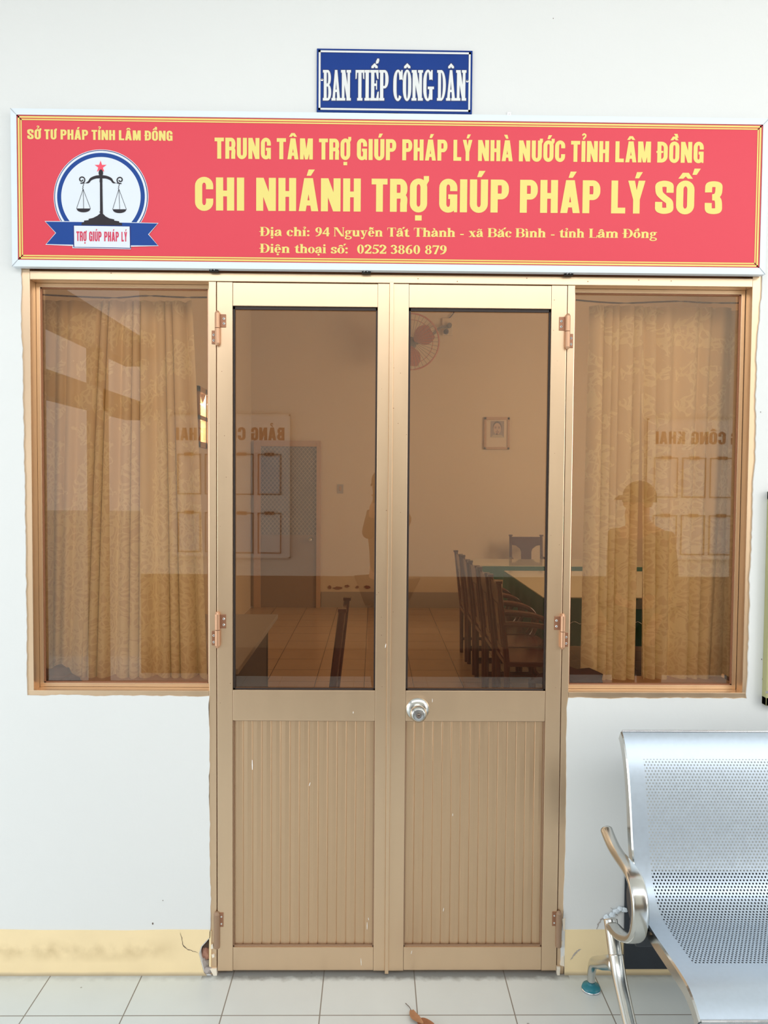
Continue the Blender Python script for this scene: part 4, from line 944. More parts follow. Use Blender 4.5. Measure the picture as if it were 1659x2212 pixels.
# ---------------------------------------------------------------- blue plate above
YB = -.010
q = lambda x, y: (at(x, y, YB).x, at(x, y, YB).z)
p = [q(684.3, 106.6), q(1020.3, 107.4), q(1020, 244.2), q(684.2, 243)]
bs = thing('name_plate', (.06, -.006, p[2][1]), 'small blue plate with silver capital letters above the red sign', 'sign')
bxa, bxb = (p[0][0]+p[3][0])/2, (p[1][0]+p[2][0])/2; bza, bzb = (p[2][1]+p[3][1])/2, (p[0][1]+p[1][1])/2
MB().box(bxa, bxb, YB, -.0045, bza, bzb).build('plate', M['plate'], bs, bevel=.0008)
def pborder(i, w, m, y):
    mb = MB(); a, b, c_, d = bxa+i, bxb-i, bza+i, bzb-i
    for r_ in (rect(a, b, c_, c_+w), rect(a, b, d-w, d), rect(a, a+w, c_, d), rect(b-w, b, c_, d)): mb.flat(r_, y)
    mb.build('border_line', M[m], bs)
pborder(.0049, .0082, 'plate_edge', YB-.0004); pborder(.0061, .0058, 'plate_white', YB-.0008)
pp = at(697, 217.6, YB); p2 = at(1006, 217.9, YB); s_ = (p2.x-pp.x)/309.0
words = [('BAN', 697.5, 757.8), ('TIẾP', 767.8, 838.9), ('CÔNG', 849.3, 933.9), ('DÂN', 943.8, 1006.8)]
WX = lambda x: at(x, 217, YB).x
mb = lettering(MB(), [(t, WX(a), WX(b)) for t, a, b in words], (pp.x, pp.z), (p2.x, p2.z), 64.6*s_, SLAB, YB-.0012)
lt = mb.build('lettering', M['plate_white'], bs)
# painted navy outline: the same letters grown a little
SL2 = dict(SLAB); mb = MB(); o_ = 1.7*s_
for dx in (-1, 0, 1):
    for dz in (-1, 0, 1):
        if dx or dz: lettering(mb, [(t, WX(a)+dx*o_*.75, WX(b)+dx*o_*.75) for t, a, b in words], (pp.x, pp.z+dz*o_*.75), (p2.x, p2.z+dz*o_*.75), 64.6*s_, SLAB, YB-.0006-.00004*(dx+1)-.00001*(dz+1))
mb.build('letter_outline', M['plate_edge'], bs)
for x, y in ((695.7, 172.6), (1009.2, 175.6)):
    c = at(x, y, YB); MB().lathe([(0, 0), (.0042, 0), (.0038, .0012), (0, .0018)], (c.x, YB, c.z), (0, -1, 0), 14).build('screw', M['steel'], bs)
    MB().lathe([(0, 0), (.0018, 0), (0, .0003)], (c.x, YB-.0018, c.z), (0, -1, 0), 10).build('screw_recess', M['dark'], bs)
c = at(848, 244.5, -.008); MB().box(c.x-.018, c.x+.018, -.009, -.005, bza-.0045, bza-.0002).build('mounting_tab', M['dark'], bs)

# ---------------------------------------------------------------- perforated steel waiting bench
def uv_sheet(name, m, parent, rows, us, thick=0.0, off=None, smooth=True):
    """rows: list of (list of points, v); us: the u values along a row; a sheet with UVs in metres"""
    par = Vector((0, 0, 0)); p = parent
    while p is not None: par += p.location; p = p.parent
    me = bpy.data.meshes.new(name); nu = len(us)
    vs = [tuple(Vector(q)-par) for r, _ in rows for q in r]
    fs = [(i*nu+j, i*nu+j+1, (i+1)*nu+j+1, (i+1)*nu+j) for i in range(len(rows)-1) for j in range(nu-1)]
    me.from_pydata(vs, [], fs); uvl = me.uv_layers.new(name='UVMap')
    for l in me.loops:
        i, j = divmod(l.vertex_index, nu); uvl.data[l.index].uv = (us[j], rows[i][1])
    me.materials.append(m)
    if smooth:
        for q in me.polygons: q.use_smooth = True
    me.update()
    o = bpy.data.objects.new(name, me); COL.objects.link(o); o.parent = parent
    return o
PROF = [(-.214, .893), (-.232, .879), (-.255, .848), (-.278, .805), (-.296, .75), (-.312, .685), (-.328, .61), (-.345, .55), (-.368, .500), (-.400, .465), (-.445, .446), (-.50, .443), (-.58, .447), (-.66, .451), (-.715, .4505), (-.745, .444), (-.772, .432), (-.798, .414)]
prof = [Vector((p.x, p.y)) for p in smooth_path([(y, z, 0) for y, z in PROF], 4)]
bench = thing('waiting_bench', (1.45, -.35, 0), 'silver perforated steel waiting bench with cast chrome arm on teal feet', 'bench')
def seat(x0, parent):
    us = [0, .006, .02, .25, .48, .494, .5]; rows = []; v = 0
    for i, p in enumerate(prof):
        if i: v += (p-prof[i-1]).length
        rows.append(([(x0+u, p.x, p.y) for u in us], v))
    o = uv_sheet('seat_shell', M['perf'], parent, rows, us)
    # folded side edges and end lips
    nrm = []
    for i, p in enumerate(prof):
        t = (prof[min(i+1, len(prof)-1)]-prof[max(i-1, 0)]).normalized(); nrm.append(Vector((-t.y, t.x)) if True else None)
    for xs, s in ((x0, 1), (x0+.5, -1)):
        mb = MB(); vs = []; n = len(prof)
        for p, k in zip(prof, nrm):
            back = k if k.x*1.0+(-k.y)*1.0 > 0 else -k       # away from the sitter
            q = p+back*.034
            vs += [(xs, p.x, p.y), (xs-s*.004, p.x+back.x*.004, p.y+back.y*.004), (xs-s*.004, q.x, q.y), (xs+s*.012, q.x, q.y)]
        fs = []
        for i in range(n-1):
            for j in range(3): fs.append((i*4+j, i*4+j+1, (i+1)*4+j+1, (i+1)*4+j))
        mb.add(vs, fs); mb.build('folded_edge', M['chrome'], o)
    a, b = prof[0], prof[-1]
    MB().tube([(x0, a.x, a.y), (x0+.5, a.x, a.y)], .004, 10).build('rolled_lip', M['steel'], o)
    mb = MB(); mb.tube([(x0, b.x, b.y), (x0+.5, b.x, b.y)], .004, 10)
    mb.add([(x0, b.x, b.y), (x0+.5, b.x, b.y), (x0+.5, b.x+.012, b.y-.022), (x0, b.x+.012, b.y-.022)], [(0, 1, 2, 3)])
    mb.build('rolled_lip', M['steel'], o)
    return o
for k in range(3): seat(.755+k*.515, bench)
MB().box(.73, 2.32, -.44, -.38, .365, .41).build('beam', M['board_black'], bench, bevel=.004)
def side_frame(X, parent):
    arm = [(-.205, .588), (-.235, .578), (-.28, .569), (-.33, .567), (-.38, .571), (-.43, .574), (-.467, .568), (-.495, .545), (-.508, .512), (-.507, .475), (-.492, .435), (-.462, .403), (-.42, .378), (-.375, .357), (-.33, .342), (-.295, .334), (-.275, .325)]
    pts = smooth_path([(X, y, z) for y, z in arm], 5); n = len(pts)
    rad = [.0165 if i < n*.30 else .0165 for i in range(n)]
    ra = [1.0 if i < n*.25 else 1.0 for i in range(n)]
    mb = MB()
    # arm: round grip widening into the flat band of the loop
    seg = 16; vs = []; fs = []
    for i, p in enumerate(pts):
        t = (pts[min(i+1, n-1)]-pts[max(i-1, 0)]).normalized(); s1 = Vector((1, 0, 0)); s2 = t.cross(s1)
        f = min(1, max(0, (i/n-.18)/.18)); g_ = min(1, max(0, (i/n-.80)/.2))
        a = .0185+(.0225-.0185)*f-(.004)*g_; b = .0175-(.006)*f+.004*g_; e = 1-.45*f*(1-g_)
        if i == 0: a *= .72; b *= .72
        for j in range(seg):
            w = 2*PI*j/seg; cw, sw_ = math.cos(w), math.sin(w)
            vs.append(p+s1*(math.copysign(abs(cw)**e, cw)*a)+s2*(math.copysign(abs(sw_)**e, sw_)*b))
    for i in range(n-1):
        for j in range(seg): k = (j+1) % seg; fs.append((i*seg+j, i*seg+k, (i+1)*seg+k, (i+1)*seg+j))
    fs += [tuple(range(seg-1, -1, -1)), tuple((n-1)*seg+j for j in range(seg))]
    mb.add(vs, fs); arm_o = mb.build('armrest', M['chrome'], parent, smooth=True)
    # post and spread legs
    mb = MB()
    P = smooth_path([(X, -.262, .340), (X, -.276, .322), (X, -.292, .30), (X, -.308, .275), (X, -.322, .250)], 4)
    mb.tube(P, .0205, 16, flat=(1, .85)); mb.build('post', M['chrome'], parent, smooth=True)
    mb = MB()
    P = smooth_path([(X, -.318, .268), (X, -.335, .243), (X, -.36, .216), (X, -.40, .185), (X, -.45, .150), (X, -.53, .105), (X, -.62, .066), (X, -.665, .047), (X, -.672, .03)], 5); n = len(P)
    mb.tube(P, [.0215-.005*i/n for i in range(n)], 16, flat=(1, .95)); mb.build('leg', M['chrome'], parent, smooth=True)
    mb = MB()
    P = smooth_path([(X, -.318, .235), (X, -.285, .222), (X, -.235, .190), (X, -.185, .157), (X, -.14, .130), (X, -.104, .105), (X, -.086, .078), (X, -.079, .050), (X, -.078, .028)], 5); n = len(P)
    mb.tube(P, [.021-.0085*min(1, i/n*1.15) for i in range(n)], 16, flat=(1, 1.15)); mb.build('leg', M['chrome'], parent, smooth=True)
    for y in (-.078, -.668):
        o = MB().lathe([(0, 0), (.029, 0), (.030, .006), (.027, .014), (.016, .018), (.011, .020), (.011, .030), (0, .030)], (X, y, 0), (0, 0, 1), 28).build('foot_pad', M['teal'], parent, smooth=True)
        MB().lathe([(0, .0004), (.0308, .0004), (.0312, .004), (.0298, .006), (0, .006)], (X, y, 0), (0, 0, 1), 28).build('pad_rim', M['steel'], o)
    # black cover of the beam end, seen through the loop
    MB().lathe([(0, 0), (.062, 0), (.066, .006), (.064, .02), (0, .022)], (X+.012, -.425, .475), (1, 0, 0), 32).build('beam_end_cover', M['black_plastic'], parent)
side_frame(.715, bench); side_frame(2.335, bench)

# dark board leaning behind the bench
a, b = at(1346, 2091, -.012), at(1600, 2092, -.012)
tag(MB().hexa([(.842, -.020, .030), (1.42, -.020, .030), (1.42, -.0075, .355), (.842, -.0075, .355)], [(.842, -.008, .030), (1.42, -.008, .030), (1.42, -.0068, .355), (.842, -.0068, .355)]).build('dark_board', M['board_black'], loc=(1.1, -.01, .03)), 'black board mounted low on the wall under the steel bench', 'board')
# olive framed box on the wall at the picture's edge
c = at(1654.5, 1525, -.032); x = c.x; z = c.z
ob = thing('wall_board', (x+.3, YW, z), 'olive green framed board hanging on the white wall above the bench', 'board')
mb = MB()
for a in ((x, x+.028, z, 1.62), (x+.9, x+.928, z, 1.62), (x, x+.928, z, z+.028), (x, x+.928, 1.592, 1.62)): mb.box(a[0], a[1], -.032, YW, a[2], a[3])
mb.build('frame', M['olive'], ob, bevel=.002); MB().box(x+.02, x+.91, -.024, YW, z+.02, 1.6).build('panel', M['paper'], ob)
MB().box(x-.0015, x+.030, -.034, -.031, z+.042, z+.050).build('corner_band', M['steel'], ob)

# dry leaf on the tiles
lf = thing('dry_leaf', (.15, -.2, 0), 'curled dry brown leaf lying on the porch tiles', 'leaf')
P0 = [atz(x, y, .004) for x, y in ((889, 2183), (893, 2198), (902, 2210), (914, 2220))]
cs = smooth_path([(p.x, p.y, .004+.003*i) for i, p in enumerate(P0)], 5); n = len(cs); vs = []
for i, p in enumerate(cs):
    w = .014*math.sin(PI*min(1, (i+1)/n))+.0015
    t = (cs[min(i+1, n-1)]-cs[max(i-1, 0)]).normalized(); s = Vector((-t.y, t.x, 0)).normalized()
    vs += [p+s*w+Vector((0, 0, .004)), p, p-s*w*.8+Vector((0, 0, .005))]
MB().add(vs, [(i*3+j, i*3+j+1, (i+1)*3+j+1, (i+1)*3+j) for i in range(n-1) for j in range(2)]).build('blade', M['leafdry'], lf, smooth=True)
P1 = [atz(x, y, .003) for x, y in ((901, 2209), (912, 2209), (925, 2213), (938, 2219))]
cs = smooth_path([(p.x, p.y, .006+.001*i) for i, p in enumerate(P1)], 4); n = len(cs); vs = []
for i, p in enumerate(cs):
    w = .012*math.sin(PI*(i+.6)/(n+.4)); vs += [p+Vector((0, w, .004)), p+Vector((0, 0, .001)), p+Vector((0, -w*1.6, -.002))]
MB().add(vs, [(i*3+j, i*3+j+1, (i+1)*3+j+1, (i+1)*3+j) for i in range(n-1) for j in range(2)]).build('blade', mat('darker_dry_leaf', lin(150, 96, 62), .7, var=.3, vscale=80), lf, smooth=True)
MB().tube(smooth_path([atz(x, y, .004) for x, y in ((876, 2167), (880, 2171), (884, 2175), (889, 2183))], 4), .0011, 6).build('stalk', M['hole'], lf)

# ---------------------------------------------------------------- lace curtains and their wires
def curtain(name, top, bot, z0, z1, folds, depth, y, lab, m, seed, grp):
    """top / bot: (xa, xb) at the wire and at the hem"""
    r = random.Random(seed); nu = folds*14; nv = 26
    ph = [r.uniform(-.5, .5) for _ in range(folds+2)]; am = [r.uniform(.5, 1.2) for _ in range(folds+2)]
    root = thing(name, ((bot[0]+bot[1])/2, y, z0), lab, 'curtain', grp)
    us = []; rows = []
    wd = bot[1]-bot[0]
    for j in range(nu+1): us.append(j/nu*wd*1.7)
    for i in range(nv+1):
        v = i/nv; z = z1+(z0-z1)*v; row = []
        for j in range(nu+1):
            u = j/nu; q = u*folds; k = int(min(q, folds-1e-6)); f = q-k
            a = am[k]*(1-f)+am[k+1]*f
            xa = top[0]+(bot[0]-top[0])*v**.8; xb = top[1]+(bot[1]-top[1])*v**.8
            w = 2*PI*(q+.25*math.sin(2.1*q+seed)+.05*v)
            yy = y+depth*a*(.55+.45*v)*math.sin(w); xx = xa+(xb-xa)*u+.35*depth*a*math.cos(w*1.0+.6)*(.6+.4*v)
            row.append((min(max(xx, xa-.004), xb+.004), yy, z+.004*math.sin(w)*(v > .97)))
        rows.append((row, z))
    o = uv_sheet('lace_panel', M[m], root, rows, us)
    return root
GC = 'lace curtains behind the tinted windows'
yv = .165
xw = lambda x, y=1045: at(x, y, yv).x
curtain('curtain', (xw(70), xw(214)), (xw(70), xw(172)), .965, 2.255, 4, .016, yv+.005, 'nearly flat lace curtain at the plaster edge of the window beside the knobless leaf', 'lace', 2, GC)
curtain('curtain', (xw(215), xw(415)), (xw(174), xw(449)), .955, 2.255, 9, .034, yv, 'gathered lace curtain with flared hem in the window beside the knobless leaf', 'lace', 5, GC)
curtain('curtain', (xw(1269), xw(1378)), (xw(1266), xw(1373)), .955, 2.255, 5, .030, yv, 'narrow cream lace curtain bunched near the leaf with the knob', 'lace_dense', 8, GC)
curtain('curtain', (xw(1372), xw(1575)), (xw(1392), xw(1550)), .955, 2.255, 5, .026, yv+.01, 'wider lace curtain hanging behind the mirrored notice board lettering', 'lace_dense', 11, GC)
curtain('curtain', (xw(1540), xw(1640)), (xw(1545), xw(1640)), .955, 2.255, 3, .016, yv+.05, 'flat end strip of lace at the olive board side of the window', 'lace', 14, GC)
for xs, lab in (((70, 240, 320, 400, 470), 'sagging curtain wire over the window beside the knobless leaf'), ((1225, 1330, 1450, 1520, 1650), 'sagging curtain wire over the window above the bench')):
    P = smooth_path([(xw(x), yv-.012, z) for x, z in zip(xs, (2.272, 2.262, 2.270, 2.266, 2.268))], 5)
    w_ = MB().tube(P, .0028, 6).build('curtain_wire', M['lacquer'], loc=tuple(P[0])); tag(w_, lab, 'wire')

# clutter on the inner sills
def crumple(name, c, s, m, seed, lab, cat):
    r = random.Random(seed); bm = bmesh.new(); bmesh.ops.create_icosphere(bm, subdivisions=3, radius=1)
    vs = []
    for v in bm.verts:
        k = 1+.16*math.sin(7*v.co.x+seed)+.13*math.sin(11*v.co.y+2*seed+5*v.co.x)+r.uniform(-.05, .05)
        vs.append((c[0]+v.co.x*s[0]*k, c[1]+v.co.y*s[1]*k, max(c[2]+.0, c[2]+s[2]*(.0+k*max(0, v.co.z)))))
    mb = MB().add(vs, [tuple(v.index for v in f.verts) for f in bm.faces]); bm.free()
    return tag(mb.build(name, M[m], loc=c, smooth=True), lab, cat)
SZ = WB+.0045
crumple('crumpled_cloth', (xw(1226), .099, SZ), (.115, .028, .056), 'cloth_dark', 3, 'dark plum cloth heaped on the sill of the window above the bench', 'cloth')
crumple('folded_cloth', (xw(130), .097, SZ), (.085, .025, .05), 'wood_clutter', 6, 'brown folded cloth on the sill beside the flat lace curtain', 'cloth')

# ---------------------------------------------------------------- portrait, fan
c0, c1 = at(1046, 901, 7.48), at(1100, 971, 7.48); fx0, fx1, fz0, fz1 = c0.x, c1.x, c1.z, c0.z
pt = thing('framed_portrait', ((fx0+fx1)/2, 7.49, fz0), 'small framed portrait of an elderly person with a pale beard on the back wall', 'picture')
mb = MB()
for a in ((fx0, fx0+.03, fz0, fz1), (fx1-.03, fx1, fz0, fz1), (fx0, fx1, fz0, fz0+.03), (fx0, fx1, fz1-.035, fz1)): mb.box(a[0], a[1], 7.465, 7.5, a[2], a[3])
mb.build('frame', M['brown_frame'], pt, bevel=.004)
MB().box(fx0+.02, fx1-.02, 7.478, 7.497, fz0+.02, fz1-.02).build('mount', mat('portrait_mount', lin(222, 202, 176), .8), pt)
pcx, pcz = (fx0+fx1)/2+.005, (fz0+fz1)/2+.025; pw, ph_ = .088, .135
MB().flat(rect(pcx-pw, pcx+pw, pcz-ph_*.6, pcz+ph_), 7.4775).build('backdrop', mat('portrait_backdrop', lin(168, 152, 144), .8), pt)
ell = lambda x, z, a, b, n=20: [(x+a*math.cos(2*PI*i/n), z+b*math.sin(2*PI*i/n)) for i in range(n)]
MB().flat([(pcx-pw, pcz-ph_*.6), (pcx+pw, pcz-ph_*.6), (pcx+.06, pcz-.045), (pcx-.05, pcz-.045)], 7.4770).build('jacket', mat('portrait_jacket', lin(196, 180, 158), .8), pt)
MB().flat(ell(pcx, pcz+.055, .056, .078), 7.4766).build('hair', mat('portrait_hair', lin(120, 104, 98), .8), pt)
MB().flat(ell(pcx, pcz+.035, .050, .074), 7.4762).build('face', mat('portrait_face', lin(206, 176, 156), .8), pt)
mk = mat('portrait_ink', lin(120, 90, 80), .8); mb = MB()
for x, z, a, b in ((-.022, .045, .014, .004), (.022, .045, .014, .004), (-.022, .058, .016, .003), (.022, .058, .016, .003), (.002, .012, .008, .004), (.002, -.008, .024, .0045), (-.004, -.034, .012, .014)): MB().flat(ell(pcx+x, pcz+z, a, b, 12), 7.4758).build('beard' if z < -.02 else 'mouth' if z < 0 else 'nose' if z < .02 else 'eye' if z < .05 else 'eyebrow', mk, pt)

fc = at(888, 738, 6.9); fr_ = .34
fan = thing('wall_fan', (fc.x+.55, 7.45, fc.z+.25), 'round orange bladed fan on a bracket high on the back wall', 'fan')
mb = MB(); ringp = [(fc.x+fr_*math.cos(2*PI*i/48), 6.9, fc.z+fr_*math.sin(2*PI*i/48)) for i in range(49)]
mb.tube(ringp, .010, 8, cap=False); mb.tube([(fc.x+(p[0]-fc.x)*.78, 6.9, fc.z+(p[2]-fc.z)*.78) for p in ringp], .004, 6, cap=False)
mb.build('guard_ring', M['fan_orange'], fan)
mb = MB()
for i in range(40):
    a = 2*PI*i/40; mb.tube([(fc.x+.05*math.cos(a), 6.87, fc.z+.05*math.sin(a)), (fc.x+fr_*math.cos(a), 6.9, fc.z+fr_*math.sin(a))], .0022, 5)
mb.build('guard_wire', M['fan_grey'], fan)
for k in range(3):
    a0 = .5+k*2*PI/3; mb = MB(); F = []; B = []
    for i in range(11):
        r = .05+.25*i/10; wd = .62*math.sin(PI*min(1, .25+.65*i/10))+.1
        for sgn, L in ((-1, F), (1, B)):
            a = a0+sgn*wd; L.append((fc.x+r*math.cos(a), 6.94+sgn*.025, fc.z+r*math.sin(a)))
    mb.add(F+B, [(i, i+1, 12+i, 11+i) for i in range(10)]); mb.build('fan_blade', M['fan_orange'], fan)
MB().lathe([(0, 0), (.06, 0), (.075, .03), (.075, .11), (.05, .15), (0, .16)], (fc.x, 6.96, fc.z), (0, 1, 0), 20).build('motor', M['fan_grey'], fan)
c = at(968, 705, 7.4); mb = MB()
mb.tube(smooth_path([(fc.x, 7.1, fc.z), (fc.x+.2, 7.2, fc.z+.08), (c.x-.1, 7.38, c.z-.02), (c.x, 7.46, c.z)], 5), .018, 8); mb.build('bracket_arm', M['fan_grey'], fan)
MB().box(c.x-.07, c.x+.07, 7.46, 7.5, c.z-.10, c.z+.12).build('wall_bracket', M['inner_wall'], fan, bevel=.01)
MB().lathe([(0, 0), (.032, 0), (.03, .05), (0, .06)], (c.x-.02, 7.46, c.z-.06), (0, -1, 0), 14).build('pivot_knob', M['cloth_dark'], fan)
MB().lathe([(0, 0), (.032, 0), (.03, .05), (0, .06)], (c.x+.02, 7.46, c.z+.02), (0, -1, 0), 14).build('pivot_knob', M['fan_grey'], fan)
MB().tube(smooth_path([(c.x, 7.47, c.z+.1), (c.x+.08, 7.47, c.z+.2), (c.x+.03, 7.47, c.z+.3), (c.x, 7.48, c.z+.42)], 5), .007, 6).build('cable', M['lacquer'], fan)

# ---------------------------------------------------------------- tables and chairs in the room
def meeting_table(x0, x1, y0, y1, hang, lab, trim):
    t = thing('meeting_table', ((x0+x1)/2, (y0+y1)/2, 0), lab, 'table', 'green covered meeting tables')
    MB().box(x0+.02, x1-.02, y0+.02, y1-.02, .71, .738).build('tabletop', M['lacquer'], t)
    for x in (x0+.10, x1-.16):
        for y in (y0+.08, y1-.14): MB().box(x, x+.06, y, y+.06, 0, .71).build('leg', M['lacquer'], t, bevel=.004)
    mb = MB(); mb.box(x0+.08, x1-.08, y0+.06, y0+.08, .60, .70); mb.box(x0+.08, x0+.10, y0+.06, y1-.06, .60, .70); mb.build('apron', M['lacquer'], t)
    # cloth: a skirt with soft folds round the top
    per = []
    def side(a, b, n):
        for i in range(n): k = i/n; per.append((a[0]+(b[0]-a[0])*k, a[1]+(b[1]-a[1])*k))
    side((x0, y0), (x1, y0), 40); side((x1, y0), (x1, y1), 30); side((x1, y1), (x0, y1), 40); side((x0, y1), (x0, y0), 30)
    cx_, cy_ = (x0+x1)/2, (y0+y1)/2; rows = []; n = len(per)
    for v in range(7):
        row = []
        for i, (x, y) in enumerate(per):
            k = .016*math.sin(i*1.1)*(v/6)+.010*(v/6); corner = max(0, 1-min(abs(x-x0)+abs(y-y0), abs(x-x1)+abs(y-y0), abs(x-x0)+abs(y-y1), abs(x-x1)+abs(y-y1))/.22)
            L = hang*(1+.35*corner)
            dx, dy = (x-cx_)/max(abs(x-cx_), .01), (y-cy_)/max(abs(y-cy_), .01)
            ex = 1 if x in (x0, x1) else 0; ey = 1 if y in (y0, y1) else 0
            row.append((x+dx*k*ex, y+dy*k*ey, .7405-L*v/6))
        rows.append(row)
    mb = MB(); mb.add([p for r in rows for p in r], [(a*n+i, a*n+(i+1) % n, (a+1)*n+(i+1) % n, (a+1)*n+i) for a in range(6) for i in range(n)]); mb.add([(x0, y0, .741), (x1, y0, .741), (x1, y1, .741), (x0, y1, .741)], [(0, 1, 2, 3)])
    mb.build('tablecloth', M['green_cloth'], t)
    MB().box(x0+.004, x1-.004, y0+.004, y1-.004, .7425, .750).build('glass_top', M['table_glass'], t)
    if trim:
        P = [(x0+.02+i*.03, y0-.022-.016*math.sin(i*1.1)*.6, .555+.012*math.sin(i*1.9)) for i in range(int((x1-x0)/.03))]
        MB().tube(smooth_path(P, 2), .0022, 5).build('stitched_trim', M['paper'], t)
    return t
meeting_table(1.33, 3.0, 3.46, 5.28, .37, 'large green covered table with glass top behind the row of dark chairs', True)
meeting_table(1.07, 3.2, 5.74, 6.48, .14, 'narrow green covered table standing crosswise at the back of the room', False)
# desk beside the side wall
ds = thing('desk', (-1.07, 1.85, 0), 'grey topped desk close behind the door glass', 'desk')
MB().box(-1.5, -.640, 1.12, 2.63, .722, .75).build('desktop', M['grey_laminate'], ds, bevel=.004)
MB().box(-1.48, -.70, 2.52, 2.55, .25, .722).build('modesty_panel', M['dark_laminate'], ds)
for x in (-1.47, -.73):
    MB().box(x, x+.03, 1.16, 2.58, 0, .722).build('side_panel', M['dark_laminate'], ds)

def make_chair(lab, arms=True, grp='dark lacquered chairs in the room'):
    """lacquered chair at the origin, facing +y (its back at -y)"""
    t = thing('carved_chair', (0, 0, 0), lab, 'chair', 'dark lacquered chairs in the room')
    W2 = .195
    for s in (-1, 1):
        mb = MB(); mb.tube([(s*W2, -.18, 0), (s*W2, -.185, .45), (s*W2, -.215, .72), (s*W2, -.245, .985)], [.018, .02, .019, .017], 8, up=(1, 0, 0)); mb.box(s*W2-.022, s*W2+.022, -.268, -.226, .975, .992); mb.build('rear_post', M['lacquer'], t, smooth=False)
        MB().tube([(s*W2, .19, 0), (s*W2, .19, .44)], [.016, .02], 8).build('front_leg', M['lacquer'], t)
        if arms:
            MB().tube(smooth_path([(s*W2, -.215, .70), (s*(W2+.012), -.10, .705), (s*(W2+.016), .06, .69), (s*(W2+.016), .16, .655), (s*(W2+.01), .205, .58), (s*W2, .19, .50), (s*W2, .16, .45)], 5), .019, 10).build('arm', M['lacquer'], t, smooth=True)
    MB().box(-W2-.02, W2+.02, -.20, .22, .42, .455).build('seat', M['lacquer'], t, bevel=.008)
    def yb(z): return -.185-(z-.45)*.11
    def board(poly, name):
        mb = MB(); n = len(poly)
        mb.add([(x, yb(z)-.009, z) for x, z in poly]+[(x, yb(z)+.009, z) for x, z in poly], [tuple(range(n)), tuple(range(2*n-1, n-1, -1))]+[(i, i+n, (i+1) % n+n, (i+1) % n) for i in range(n)])
        mb.build(name, M['lacquer'], t)
    board([(-W2, .965), (W2, .965), (W2, .865), (.13, .855), (.085, .82), (-.085, .82), (-.13, .855), (-W2, .865)], 'crest_rail')
    # splat with a round eye, as two halves
    for s in (-1, 1):
        arc_ = [(s*.020*math.cos(q*PI/8-PI/2), .655+.020*math.sin(q*PI/8-PI/2)) for q in range(9)]
        board([(s*.085, .83), (s*.065, .78), (s*.062, .56), (s*.075, .52), (0, .52)]+arc_+[(0, .83)], 'splat')
    board([(-W2, .53), (W2, .53), (W2, .48), (-W2, .48)], 'lower_rail')
    mb = MB(); mb.box(-W2, W2, .18, .2, .16, .19); mb.box(-W2-.008, -W2+.008, -.18, .19, .12, .145); mb.box(W2-.008, W2+.008, -.18, .19, .12, .145); mb.build('stretcher', M['lacquer'], t)
    return t
ch0 = make_chair('carved dark chair behind the crosswise table, facing the door')
ch0.location = (1.93, 6.92, 0); ch0.rotation_euler = (0, 0, PI)
labs = ['dark lacquered armchair at the near end of the row along the green table', 'second armchair from the near end of the row along the green table', 'middle armchair of the row along the green table', 'fourth armchair from the near end of the row along the green table', 'armchair at the far end of the row along the green table']
for i, y in enumerate((2.75, 3.23, 3.71, 4.19, 4.67)):
    o = copy_tree(ch0); o.location = (1.08-.01*i, y, 0); o.rotation_euler = (0, 0, -PI/2+.012*((i*7) % 3-1)); o['label'] = labs[i]
o = make_chair('dark lacquered chair without arms drawn up to the grey desk', False); o.location = (-.40, 1.62, 0); o.rotation_euler = (0, 0, PI/2-.03)

# ---------------------------------------------------------------- notice boards across the porch
def notice_board(xa, xb, lab):
    y = -3.893; z0, z1 = 1.0, 2.20
    b = thing('notice_board', ((xa+xb)/2, y, z0), lab, 'board', 'notice boards across the porch')
    MB().box(xa, xb, y-.002, y+.015, z0, z1).build('panel', M['paper'], b)
    mb = MB()
    for a in ((xa, xa+.012, z0, z1), (xb-.012, xb, z0, z1), (xa, xb, z0, z0+.012), (xa, xb, z1-.012, z1)): mb.box(a[0], a[1], y, y+.018, a[2], a[3])
    mb.build('frame', M['opp'], b)
    # seen from the porch, +x runs leftwards
    mb = MB(); tot = .92; x_ = (xa+xb)/2+tot/2
    for w, f0, f1 in (('BẢNG', 0, .30), ('CÔNG', .35, .67), ('KHAI', .73, 1.0)):
        T, polys = text_polys(w, SANS); s = (f1-f0)*tot/T
        mb.union([[(x_-f0*tot-px_*s, 1.985+py_*.105) for px_, py_ in p] for p in polys], y+.0165)
    mb.build('lettering', M['redtext'], b)
    for k in range(4):
        for j in range(2):
            x = xa+.06+k*(xb-xa-.10)/4; z = 1.53-j*.49; w = (xb-xa-.10)/4-.035
            f = MB()
            for a in ((x, x+.008, z, z+.34), (x+w-.008, x+w, z, z+.34), (x, x+w, z, z+.008), (x, x+w, z+.332, z+.34)): f.box(a[0], a[1], y+.015, y+.02, a[2], a[3])
            f.build('paper_holder', M['brown_panel'], b)
            MB().box(x+w*.3, x+w*.7, y+.018, y+.028, z+.325, z+.35).build('clip', M['brownboard'], b)
            if (k+j) % 2: MB().box(x+.015, x+w-.015, y+.0155, y+.018, z+.015, z+.32).build('sheet', M['sign_frame'], b)
notice_board(2.32, 3.38, 'notice board with clipped papers mirrored in the window above the bench')
notice_board(-1.72, -.70, 'notice board with clipped papers mirrored in the knobless door leaf')

